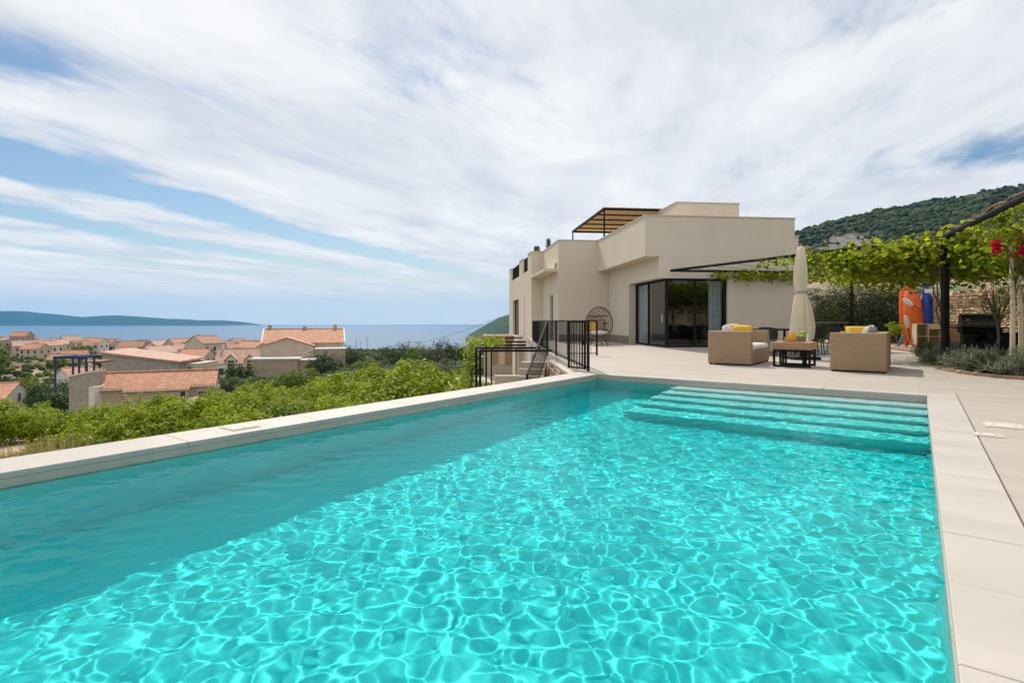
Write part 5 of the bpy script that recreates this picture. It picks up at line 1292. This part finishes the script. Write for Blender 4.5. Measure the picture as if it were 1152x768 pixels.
def shed_roof_house():
    v = 92.; o = at(115, v, -12.5); t = thing('long_house', 'wide grey house with a low pinkish roof and two paired windows', 'house', o, R(2)); w = 12.5
    za, zb = 8.05, 6.45; m = MB(); m.extr([(0, 0, -2), (w, 0, -2), (w, 0, zb), (0, 0, za)], (0, 9, 0)); m.build('wall', WALLS['grey stone'], t)
    r = MB(); s = (zb-za)/w; D_ = 8; r.extr([(-.3, -.3, za+.05-s*-.3), (w+.4, -.3, zb+s*.4+.05), (w+.4, -.3, zb+.3), (-.3, -.3, za+.32)], (0, D_, .25)); r.build('roof', ROOFS['faded pink'], t)
    wins(t, ((4.5, 3.9, .62, .95), (5.3, 3.9, .62, .95), (7.7, 4.05, .62, .95), (8.5, 4.05, .62, .95)), 0)
    g = MB(); g.box(w+.003, w+2.1, 2.2, 9, -2, 6.2); g.build('side_wing', WALLS['cream'], t); g = MB(); g.box(w+.5, w+.9, 2.13, 2.197, 2, 5.6); g.build('shutter', SHUT, t)
shed_roof_house()
def dormer_house():
    v = 120; o = at(242, v, -13.5); t = gable('dormer_house', 'white house with two dormers in its pinkish tiled roof', o, R(18), 10.2, 9., 5.2, 8.1, WALLS['white'], ROOFS['faded pink'], front=((1.2, 3.4, 1., 1.5), (8.3, 1.3, 1.1, 1.6)), chim=((.8, 4.5, .9),), shut=GREENSHUT)
    for x in (3.1, 7.0):
        d = MB(); d.extr([(x-1.0, -.02, 3.2), (x+1.0, -.02, 3.2), (x+1.0, -.02, 6.0), (x, -.02, 7.0), (x-1.0, -.02, 6.0)], (0, 3.2, 0)); do = d.build('dormer', WALLS['white'], t)
        r = MB(); r.extr([(x-1.3, -.35, 5.75), (x, -.35, 7.05), (x, -.35, 7.22), (x-1.3, -.35, 5.92)], (0, 3.6, 0)); r.extr([(x+1.3, -.35, 5.75), (x+1.3, -.35, 5.92), (x, -.35, 7.22), (x, -.35, 7.05)], (0, 3.6, 0)); r.build('dormer_roof', ROOFS['faded pink'], do)
        w_ = MB(); w_.box(x-.65, x+.65, -.06, -.022, 3.7, 5.8); w_.build('shutters', GREENSHUT, do)
        b = MB(); b.box(x-.9, x+.9, -.9, -.07, 3.3, 3.42); b.build('balcony', TRIM, do)
dormer_house()
def gable_villa():
    v = 97.; o = at(295.5, 94, -9.6); w = 13.2
    t = gable('gabled_villa', 'big beige villa with an orange roof and white verges in front of the sea', o, R(19), w, 10., 6.75, 9.0, WALLS['beige'], ROOFS['orange'], verge=TRIM, chim=((.7, 5.6, 1.0), (11.9, 5.4, 1.0), (6.6, 5.2, .6)))
    g = MB(); g.extr([(0.05, -4.6, -2), (8.2, -4.6, -2), (8.2, -4.6, 6.45), (4.1, -4.6, 7.75), (.05, -4.6, 6.45)], (0, 4.597, 0)); g.build('front_gable', WALLS['beige'], t)
    r = MB(); r.extr([(-.25, -4.8, 6.33), (4.1, -4.8, 7.77), (4.1, -4.8, 7.9), (-.25, -4.8, 6.47)], (0, 8.4, 0)); r.extr([(8.5, -4.8, 6.33), (8.5, -4.8, 6.47), (4.1, -4.8, 7.9), (4.1, -4.8, 7.77)], (0, 8.4, 0)); r.build('gable_roof', ROOFS['orange'], t)
    f = MB(); f.box(8.203, 13.4, -3.6, -.003, -2, 5.75); fo = f.build('flat_wing', WALLS['tan'], t); c = MB(); c.box(8.203, 13.5, -3.7, .0, 5.753, 5.95); c.build('flat_wing_edge', TRIM, fo)
    wins(fo if 0 else t, ((9.0, 4.3, .75, 1.3), (10.0, 4.75, .4, .8)), -3.6)
    wins(t, ((1.0, 4.2, .5, .6),), -4.6)
    t = thing('flat_annex', 'long low flat-roofed beige annex before the gabled villa', 'building', at(282, 86, -11.0), R(9)); m = MB(); m.box(0, 7.0, 0, 5, -2, 5.9); m.box(7.003, 9.9, .6, 5, -2, 5.65); m.build('wall', WALLS['tan'], t)
    c = MB(); c.box(-.15, 7.15, -.15, 5.1, 5.903, 6.15); c.build('roof_edge', TRIM, t); c = MB(); c.box(7.16, 10.05, .45, 5.1, 5.653, 5.85); c.build('lower_roof_edge', TRIM, t)
gable_villa()
def left_house():
    # gable wall turned toward the camera
    a = Vector((-70.3, 76.)); b = Vector((-73.4, 84.)); d = (b-a); rz = math.atan2(d.y, d.x)-R(90)
    o = Vector((a.x, a.y, -15.5)); L_ = 10.
    off = Vector((-math.cos(rz)*L_, -math.sin(rz)*L_, 0))
    t = gable('white_house', 'white gabled house with a bright orange roof at the far left edge', o+off, rz, L_, d.length, 5.7, 7.45, WALLS['white'], ROOFS['orange'], side=((4.4, 5.4, .8, 1.2), (3.9, 3.1, .9, 1.9)), front=((8.6, 3.2, .9, 1.2), (5, 3.2, .9, 1.2)), base=3)
    s = MB(); s.extr([(L_+.02, 1.2, 2.2), (L_+.02, 4.4, 2.2), (L_+.02, 4.4, -.5), (L_+.02, .2, -.5)], (1.1, 0, 0)); s.build('stairs', PAVEWALL, t)
    h = MB(); h.bar((L_+1.1, 4.4, 3.1), (L_+1.1, 1.2, 3.1), .07); h.bar((L_+1.1, 1.2, 3.1), (L_+1.1, -.4, 1.0), .07); h.build('handrail', BLACK, t)
left_house()
def blue_pergola():
    BL = pm('blue_paint', (.012, .045, .14), .5, .2, 3); o = at(62, 68, -9.3); t = thing('blue_pergola', 'blue painted timber pergola beside the grey flat block', 'pergola', o, R(4)); h = 5.6
    for x, y in ((0, 0), (1.05, 2.6), (2.1, .0), (2.9, 2.6), (3.6, .05)): p = MB(); p.box(x-.09, x+.09, y-.08, y+.08, -2, h-.003); p.build('post', BL, t)
    b = MB(); b.box(-.2, 3.9, -.08, .08, h, h+.2); b.build('beam', BL, t); b = MB(); b.box(-.2, 3.9, 2.54, 2.7, h, h+.2); b.build('beam', BL, t)
    for i in range(7): x = .1+.56*i; r = MB(); r.box(x-.06, x+.06, -.5, 3.1, h+.203, h+.34); r.build('rafter', BL, t)
    o = at(96, 78, -11); t = thing('dark_pergola', 'dark metal pergola with a flat tiled cover left of the pinkish roof', 'pergola', o, R(4)); h = 6.1
    for x in (0.2, 1.1, 1.9): p = MB(); p.box(x-.07, x+.07, 0, .14, -1, h); p.build('post', BLACK, t)
    r = MB(); r.box(-.3, 2.4, -.4, 2.4, h+.003, h+.25); r.build('cover', ROOFS['brownish red'], t); b = MB(); b.bar((-.6, -.1, 4.2), (2.3, -.1, 5.3), .1); b.build('sloping_rail', TRIM, t)
blue_pergola()
def car():
    x, v = -60.5, 70.; z = GZ(x, v)+.2; t = thing('parked_car', 'blue-grey parked car half hidden behind the shrubs', 'car', (x, v, -12.9), R(8))
    CB = pm('car_paint', (.16, .20, .27), .3, .05, 2, coat=.6); m = MB()
    m.extr([(-2.1, -.85, .35), (2.1, -.85, .35), (2.15, -.85, .75), (1.35, -.85, .92), (.65, -.85, 1.42), (-1.2, -.85, 1.45), (-1.95, -.85, .95), (-2.15, -.85, .85)], (0, 1.7, 0)); m.build('body', CB, t)
    g = MB(); g.extr([(-1.6, -.862, .98), (1.1, -.862, .96), (.6, -.862, 1.34), (-1.1, -.862, 1.36)], (0, .01, 0)); g.build('side_window', DARKGLASS, t)
    for xx in (-1.3, 1.35):
        for yy in (-.8, .8): w = MB(); w.M = Matrix.Translation((xx, yy, .33)) @ Matrix.Rotation(R(90), 4, 'X'); w.lathe([(.2, -.1), (.33, -.1), (.33, .1), (.2, .1)], 18); w.build('wheel', BLACK, t)
car()

def town():
    rg = random.Random(21); used = []
    def zone(px, v):
        if px < 22: a = 'at the left edge'
        elif px < 45: a = 'on the ridge'
        elif px < 72: a = 'above the blue pergola'
        elif px < 112: a = 'behind the dark pergola'
        elif px < 150: a = 'above the long pinkish roof\'s left end'
        elif px < 190: a = 'above the long pinkish roof\'s middle'
        elif px < 236: a = 'left of the dormers'
        elif px < 292: a = 'behind the dormer house'
        elif px < 420: a = 'right of the gabled villa'
        else: a = 'among the shoreline trees'
        return a
    seen = {}
    def one(px, v, w, d, he, rise, rz, wk, rk, n=3, chim=False, dz=0.):
        w, d = (w, d) if v < 240 else (w*.86, d*.9); x = (px-576)/F*v; z = GZ(x, v)+(dz-1.2 if 180 < v < 300 else dz); used.append((x, v, max(w, d)))
        size = 'small' if w < 9 else ('broad' if w > 13 else 'plain'); form = 'end-on' if abs(math.sin(rz)) > .6 else 'side-on'
        dist = 'nearer' if v < 300 else ('distant' if v < 480 else ('far-off' if v < 720 else 'farthest shoreline'))
        lab = f'{dist} {form} {size} {wk} house, {rk} roof, {zone(px, v)}'.replace('farthest shoreline', 'farthest')
        k = lab; seen[k] = seen.get(k, 0)+1
        fr = [(w*(i+.5)/n, he*q, .9, 1.3) for i in range(n) for q in ((.32, .74) if he > 4.5 else (.5,))]
        sd = [(d*(i+.5)/2, he*.74, .9, 1.3) for i in range(2)]+[(d*.5, he*.35, .9, 1.5)] if v < 600 else []
        o = Vector((x, v, z)); c, s = math.cos(rz), math.sin(rz); o -= Vector((c*w/2-s*d/2, s*w/2+c*d/2, 0))
        t = gable('town_house', lab, o, rz, w, d, he, he+rise, WALLS[wk], ROOFS[rk], fr if v < 650 else fr[:2], sd, chim=((w*.25, d*.6, 1.0),) if chim else (), base=5)
        t['group'] = 'tiled houses of the seaside town'
        return t
    wk = list(WALLS); rk = list(ROOFS)
    E_ = [(3, 235, 7, 7, 6.5, .6, .0, 'grey stone', 'terracotta', 2.), (25, 265, 8, 7, 6.2, 2., .15, 'grey stone', 'orange', 4.5), (13, 250, 6, 6, 5, 1.8, 1.3, 'tan', 'brownish red', 1.), (27, 235, 8, 7, 5.5, 2., .9, 'beige', 'faded pink', 1.0),
          (40, 225, 7.5, 7, 4.6, 1.9, .05, 'beige', 'orange', .5), (53, 232, 7.5, 8, 6.2, 1.7, 1.35, 'white', 'terracotta', 0.5), (66, 250, 7, 7, 6.8, 1.9, 1.2, 'cream', 'faded pink', .5), (79, 262, 8, 8, 7.2, 2.4, .9, 'grey stone', 'faded pink', 1.2), (91, 245, 8, 7, 6.2, 2.1, 1.1, 'tan', 'terracotta', .6), (106, 255, 10, 8, 6.6, 2.0, .1, 'white', 'orange', 2.2), (84, 200, 8, 7, 4.8, 1.8, .5, 'cream', 'terracotta', -.3), (72, 190, 7, 6, 4.2, 1.6, .2, 'beige', 'orange', -1.0),
          (84, 118, 5, 5, 5.6, 1.6, 1.2, 'white', 'orange', -1.6), (106, 125, 5, 6, 4.0, 1.6, .0, 'cream', 'orange', -1.0),
          (222, 150, 7, 7, 4.6, 1.8, .1, 'beige', 'orange', -.5), (231, 175, 8, 8, 6.4, 2.2, 1.2, 'cream', 'brownish red', 1.), (212, 205, 9, 8, 5.8, 2.0, .2, 'tan', 'faded pink', 0), (276, 205, 12, 9, 5.4, 2., .05, 'beige', 'terracotta', 1.), (150, 235, 9, 8, 6, 2.2, .3, 'grey stone', 'terracotta', .6), (181, 225, 9, 8, 6.6, 2.2, 1.25, 'beige', 'faded pink', 1.), (196, 262, 11, 9, 6., 2., .0, 'tan', 'faded pink', 1.2), (255, 285, 10, 9, 6., 2., .3, 'cream', 'terracotta', 1.)]
    for px, v, w, d, he, ri, rz, a, b, dz in E_: one(px, v, w, d, he, ri, rz, a, b, 3, rg.random() < .5, dz)
    tries = 0
    while len(used) < 215 and tries < 9000:
        tries += 1; v = 190+930*rg.random()**1.7; px = rg.uniform(-40, 296) if v < 620 else rg.uniform(-40, 345)
        if v < 240 and px < 125: continue
        if rg.random() < .06: px = rg.uniform(380, 545); v = rg.uniform(820, 1120)
        x = (px-576)/F*v
        if any(math.hypot(x-a, v-b) < (c+8)*(.68 if v < 520 else .9) for a, b, c in used): continue
        one(px, v, rg.uniform(7, 13), rg.uniform(6.5, 9), rg.choice((4.2, 6, 6.4, 7.2)), rg.uniform(1.6, 2.6), rg.choice((0, .2, .5, 1.2, 1.5, -.3)), rg.choice(wk), rg.choice(rk+['orange', 'terracotta', 'faded pink']), 3, rg.random() < .3)
    return used
USED = town()
def terrace_walls():
    for i, (pa, pb, v, h, lab) in enumerate(((-14, 40, 178, 1.5, 'long dry-stone terrace wall below the houses of the left ridge'), (2, 58, 166, 1.2, 'lower dry-stone field wall left of the blue pergola'))):
        a = at(pa, v); b = at(pb, v+6); a.z = GZ(a.x, v)-.3; d = b-a
        t = thing('field_wall', lab, 'stone wall', a, math.atan2(d.y, d.x)); m = MB(); q = random.Random(i); L_ = math.hypot(d.x, d.y); x = 0
        while x < L_:
            w = q.uniform(.7, 1.6)
            for z in range(3): m.box(x+q.uniform(0, .06), x+w-q.uniform(0.02, .08), -.3-q.uniform(0, .1), .3, -1+.6*z+(-1 if z == 0 else 0), h*(z+1)/3-q.uniform(0.02, .1), bev=.08)
            x += w
        m.build('stones', STONE, t)
terrace_walls()

def poles():
    for px, py, v, lab, h in ((460, 383, 240, 'wooden utility pole carrying the wire beyond the shrubs', 9.), (388, 386.5, 200, 'short dark pole right of the gabled villa', 5.), (401, 382, 600, 'thin grey mast left of the tallest one', 18.), (405.5, 384, 640, 'thinnest grey mast between two taller ones', 15.), (413, 378, 620, 'tallest grey mast before the sea', 23.)):
        zt = zpx(py, v); x = (px-576)/F*v; t = thing('utility_pole' if 'pole' in lab else 'mast', lab, 'pole' if 'pole' in lab else 'mast', (x, v, zt-h-3), 0)
        r = .12 if v < 300 else .3; m = MB(); m.tube([(0, 0, 0), (0, 0, h+3)], [r*1.2, r*.8], 8); m.build('shaft', BARK if v < 300 else GREYP, t)
        b = MB(); hw = .9 if v < 300 else 1.6; b.bar((-hw, 0, h+3-.6), (hw, 0, h+3-.6), .14 if v < 300 else .22); b.build('crossarm', BARK if v < 300 else GREYP, t)
    a = Vector(((460-576)/F*240, 240, zpx(384, 240))); b = H2(-2.70, 22.3, 1.55); c = Vector(((405-576)/F*420, 420, zpx(397, 420)))
    t = thing('power_line', 'thin power line running from the pole up to the villa', 'cable', b, 0); m = MB(); pts = []
    for i in range(31): u = i/30; p = b.lerp(a, u)-Vector((0, 0, 4.5*u*(1-u))); pts.append(tuple(p-b))
    m.tube(pts, [.012+.045*i/30 for i in range(31)], 5)
    pts = [tuple(a.lerp(c, i/10)-Vector((0, 0, 2*(i/10)*(1-i/10)))-b) for i in range(11)]
    m.tube(pts, .055, 5); m.build('cable', BLACK, t)
poles()

# ------------------------------------------------------------------ shrubs and trees of the slope
def slope_plants():
    rg = random.Random(33)
    protos = {}
    kinds = {'lime': (LEAF_LIME, 'bright lime-green citrus shrub'), 'green': (LEAF_GREEN, 'mid-green leafy shrub'), 'silver': (LEAF_SILVER, 'silvery grey-green olive shrub'), 'dark': (LEAF_DARK, 'dark green rounded shrub')}
    def proto(kind, s, near):
        key = (kind, s, near)
        if key not in protos: protos[key] = None
        return key
    def where(px):
        for lim, w in ((40, 'at the far left end'), (100, 'by the dry grass'), (180, 'below the tiled roof, left half'), (250, 'below the tiled roof, right half'), (330, 'below the flat annex'), (400, 'below the gabled villa'), (460, 'left of the utility pole'), (505, 'right of the utility pole'), (600, 'next to the lower pergola')):
            if px < lim: return w
    spots = []
    def add(px, v, h, kind): spots.append((px, v, h, kind))
    # rows beside the pool rim, then farther down the slope
    for px, v, h, k in ((-60, 4.9, .75, 'lime'), (-25, 5.6, .85, 'green'), (8, 5.9, .75, 'lime'), (2, 8.2, 1.35, 'lime'), (90, 6.4, .72, 'lime'), (118, 6.9, .78, 'lime'), (146, 7.3, .70, 'lime'), (150, 9.0, 1.25, 'lime'), (186, 7.9, .75, 'green'), (205, 9.4, .95, 'lime'), (222, 8.6, .72, 'lime'), (252, 9.6, 1.15, 'lime'), (285, 10.4, 1.2, 'lime'), (262, 12.2, 1.55, 'lime'), (318, 11.0, 1.25, 'green'),
                        (345, 12.2, 1.45, 'lime'), (372, 11.9, 1.35, 'lime'), (398, 13.0, 1.6, 'lime'), (425, 13.2, 1.55, 'lime'), (450, 14.2, 1.7, 'lime'), (475, 14.6, 1.7, 'green'), (498, 15.2, 1.8, 'lime'), (515, 14.0, 1.75, 'lime'), (526, 16.2, 1.75, 'lime'), (541, 12.6, .9, 'lime'),
                        (100, 9.2, 1.15, 'green'), (70, 11., 1.3, 'lime'), (40, 12.5, 1.4, 'green'), (120, 12., 1.5, 'lime'), (165, 12.5, 1.7, 'lime'), (208, 13., 1.8, 'lime'), (236, 15., 2., 'lime'), (300, 15., 1.9, 'lime'), (335, 16.2, 1.9, 'green'), (370, 16., 2., 'lime'), (410, 17.6, 2.1, 'lime'), (445, 18.5, 2.2, 'lime'), (480, 19.5, 2.2, 'lime'), (508, 20.5, 2.2, 'green')):
        add(px, v, h, k)
    for r_, (v0, n) in enumerate(((19, 9), (24, 10), (30, 11), (37, 12), (45, 12))):
        for i in range(n):
            px = -20+i*(540/(n-1))+rg.uniform(-18, 18)
            v = v0*rg.uniform(.93, 1.08)
            if px < 190 and v0 > 40: continue
            add(px, v, rg.uniform(1.8, 2.5), rg.choice(('lime', 'lime', 'lime', 'green')) if v0 < 40 else rg.choice(('silver', 'green', 'lime')))
    for i in range(22): add(rg.uniform(370, 525), rg.uniform(52, 78), rg.uniform(1.8, 2.8), rg.choice(('silver', 'silver', 'green', 'silver')))
    first = {}; seen = {}
    for i, (px, v, h, kind) in enumerate(spots):
        x = (px-576)/F*v; h *= float(np.interp(px, [-100, 230, 320, 420, 480, 530], [.52, .62, .82, .92, .84, .60]))*rg.uniform(.78, 1.25)
        z = GZ(x, v)-.05; near = v < 11
        dist = 'close to the pool rim' if v < 10 else ('in the second row' if v < 14 else ('in mid-slope' if v < 24 else ('on the lower slope' if v < 40 else 'at the slope foot')))
        lab = f'{kinds[kind][1]} {dist}, {where(px)}'
        tall = h > 1.55; key = (kind, i % 3 if kind == 'lime' else i % 2, near, tall)
        if key not in first:
            t = shrub('shrub', lab, 'shrub', (x, v, z), (.84, .80, .64), .105 if near else (.078 if tall else .115), 4600 if near else (7000 if tall else 3600), 150 if near else (230 if tall else 120), kinds[kind][0], 200+i, 'shrubs on the slope below the pool', asp=.55, cz=.58, r0=.03, th=.15, low=-.8, cr=.22 if tall else .30)
            first[key] = (t, True); t.scale = (h/1.15,)*3; t.rotation_euler = (0, 0, rg.uniform(0, 6.28))
        else:
            s = h/1.15; copy_tree(first[key][0], (x, v, z), rg.uniform(0, 6.28), (s*rg.uniform(.95, 1.2), s*rg.uniform(.95, 1.2), s), lab)
slope_plants()
def dry_patch():
    rg = np.random.default_rng(2)
    for i, (px, v, s, lab) in enumerate(((30, 7.4, 1., 'tuft of dry straw-coloured grass near the pool rim, leftmost'), (48, 7.9, 1.15, 'tuft of dry straw-coloured grass near the pool rim, middle one'), (60, 8.6, 1.2, 'tuft of dry straw-coloured grass at the edge of the shrubs'), (22, 8.3, .9, 'tuft of dry grass behind the leftmost straw tuft'), (203, 12.0, .9, 'tuft of dry reddish grass among the shrubs below the tiled roof'))):
        x = (px-576)/F*v; t = thing('dry_grass', lab, 'grass tuft', (x, v, GZ(x, v)), 0, 'dry grass tufts on the slope'); n = 500
        a = rg.uniform(0, 6.28, n); r = np.sqrt(rg.uniform(0, 1, n))*.35; tl = rg.uniform(0, .6, n); L_ = rg.uniform(.25, .75, n)*s
        b = np.stack([r*np.cos(a), r*np.sin(a), 0*a], -1); d = np.stack([np.sin(tl)*np.cos(a), np.sin(tl)*np.sin(a), np.cos(tl)], -1); w = np.cross(d, rg.normal(size=(n, 3))); w /= np.linalg.norm(w, axis=1, keepdims=True); w *= .006
        V = np.stack([b-w, b+w, b+d*L_[:, None]+w*.3, b+d*L_[:, None]-w*.3], 1).reshape(-1, 3); link_nm('blades', V, np.arange(4*n).reshape(n, 4), DRYGRASS, t)
dry_patch()
def climber():
    x, v = at(528.5, 15.6).x, 15.6; t = thing('climbing_plant', 'green climbing plant wrapped round the left corner of the lower pergola', 'climber', (x, v, -2.5), 0); rg = np.random.default_rng(8)
    P = np.concatenate([rg.normal(0, 1, (900, 3))*np.array([.13, .3, .0])+np.stack([0*rg.uniform(size=900), 0*rg.uniform(size=900), rg.uniform(0, 3.0, 900)], -1), np.stack([rg.uniform(-.1, 1.0, 420), rg.normal(.6, .7, 420), 2.9+rg.normal(0, .09, 420)], -1)])
    V, Q = leaf_cards(P, rg.normal(0, .6, P.shape)+np.array([0, -.2, .6]), .09, rg, .7, .2); link_nm('foliage', V, Q, LEAF_LIME, t); m = MB(); m.tube([(0, 0, 0), (.03, .05, 1.4), (0, 0, 2.9)], [.03, .025, .015], 6); m.build('stem', STEM, t)
climber()
def town_trees():
    rg = random.Random(5)
    T = [(53, 62, 2.0, 4.2, 'dark', 'dark green round tree left of the grey flat block'), (46, 76, 2.0, 4.5, 'dark', 'dark green tree between the white house and the blue pergola'), (60, 82, 3.2, 5., 'dark', 'dark green tree under the blue pergola'), (38, 95, 3., 5., 'green', 'mid-green tree above the white gabled house'), (66, 100, 3.2, 4.5, 'dark', 'dark tree behind the blue pergola'), (30, 120, 3, 4.5, 'green', 'mid-green tree on the bank left of the blue pergola'),
         (64, 160, 3, 3.6, 'green', 'small green tree under the houses of the ridge'), (10, 130, 3.4, 4., 'dark', 'dark tree at the left edge below the ridge'), (232, 92, 2., 3.2, 'dark', 'dark bushy tree right of the tiled roof'), (272, 80, 2.2, 3.2, 'dark', 'dark bushy tree left of the flat annex'), (362, 84, 2.6, 4.6, 'dark', 'dark bushy tree right of the flat annex'), (374, 90, 2.0, 3.8, 'dark', 'dark low tree at the right corner of the gabled villa'),
         (390, 130, 3.6, 6., 'dark', 'dark pine just right of the gabled villa'), (402, 150, 3.4, 5.8, 'dark', 'dark pine in front of the masts'), (423, 140, 3.6, 5.8, 'silver', 'greyish tree right of the tallest mast'), (438, 150, 4., 6.8, 'dark', 'dark spreading pine left of the utility pole'), (452, 165, 4., 7.2, 'dark', 'dark spreading pine at the utility pole'), (470, 160, 4.4, 7.4, 'green', 'bushy tree right of the utility pole'), (484, 135, 3.2, 5.4, 'silver', 'greyish tree midway between the pole and the pergola'), (501, 125, 4.2, 6.8, 'pine', 'tall olive-brown pine left of the lower pergola'), (516, 130, 3.4, 5.6, 'pine', 'olive-brown pine nearest the lower pergola')]
    ms = {'dark': LEAF_DARK, 'green': LEAF_GREEN, 'silver': LEAF_SILVER, 'pine': LEAF_PINE}
    for i, (px, v, r, h, k, lab) in enumerate(T):
        x = (px-576)/F*v; z = GZ(x, v)-.3; shrub('tree', lab, 'tree', (x, v, z), (r*.95, r*.9, h*.44), .42 if v > 100 else .30, 2600, 110, ms[k], 300+i, None, asp=.55, cz=h*.56, r0=.16, th=h*.3, low=-.9, cr=.3, part='crown')
town_trees()
def street_trees():
    rg = random.Random(77); proto = {}; n = 0; tries = 0; put_ = []
    while n < 46 and tries < 3000:
        tries += 1; v = rg.uniform(150, 620); px = rg.uniform(-20, 292); x = (px-576)/F*v
        if any(math.hypot(x-a, v-b) < c*.62 for a, b, c in USED) or any(math.hypot(x-a, v-b) < 9 for a, b in put_): continue
        k = n % 2; sc = rg.uniform(.8, 1.5); z = GZ(x, v)-.4; put_.append((x, v)); n += 1
        lab = ('dark green' if k == 0 else 'mid-green')+' tree standing among the tiled houses of the town'
        if k not in proto: proto[k] = shrub('tree', lab, 'tree', (x, v, z), (2.6, 2.5, 2.7), .6, 1100, 70, LEAF_DARK if k == 0 else LEAF_GREEN, 500+k, 'trees among the town houses', asp=.6, cz=3.6, r0=.18, th=1.6, low=-.9, part='crown'); proto[k].scale = (sc,)*3
        else: copy_tree(proto[k], (x, v, z), rg.uniform(0, 6.28), sc, lab)
street_trees()
def scrub():
    rg = np.random.default_rng(31); n = 9000; v = 62+1000*rg.uniform(0, 1, n)**1.6; px = rg.uniform(-120, 560, n); x = (px-576)/F*v; keep = np.ones(n, bool)
    for a, b, c in USED: keep &= np.hypot(x-a, v-b) > c*.75
    for pa, pb, va, vb in ((70, 252, 50, 72), (105, 220, 84, 106), (232, 300, 112, 134), (275, 392, 80, 112), (-60, 44, 60, 96), (55, 120, 62, 84)): keep &= ~((px > pa) & (px < pb) & (v > va) & (v < vb))
    keep &= rg.uniform(0, 1, n) < np.where(px < 300, .62, .95)
    x, v = x[keep], v[keep]; z = ground(x, v); r = rg.uniform(.7, 2.0, len(x))*np.interp(v, [60, 300, 1000], [.6, 1, 1.5])
    P = np.stack([x, v, z+r*.3], -1); clumps('scrub', P, r, FOREST2, 8, 'low green scrub between the houses', .8)
scrub()
# the garden behind the camera, seen in the glass doors
def behind():
    stone_wall('garden_wall', (-6, -9.5), (15, -9.5), 1.6, 1.6, .5, 'dry-stone wall closing the garden opposite the villa', 41, -.2, side=1, course=.3)
    for i, (x, v, r, h) in enumerate(((-3, -14, 2.4, 5.), (3, -13.5, 2.6, 5.6), (9, -14, 2.5, 5.2), (14, -13, 2.4, 5.), (19, -11, 2.3, 4.6))):
        shrub('tree', f'green tree behind the wall opposite the villa, number {["one","two","three","four","five"][i]} from its left end', 'tree', (x, v, .3), (r, r, h*.44), .26, 2000, 100, LEAF_GREEN if i % 2 else LEAF_DARK, 400+i, 'trees opposite the villa', cz=h*.56, r0=.14, th=h*.3, part='crown')
behind()
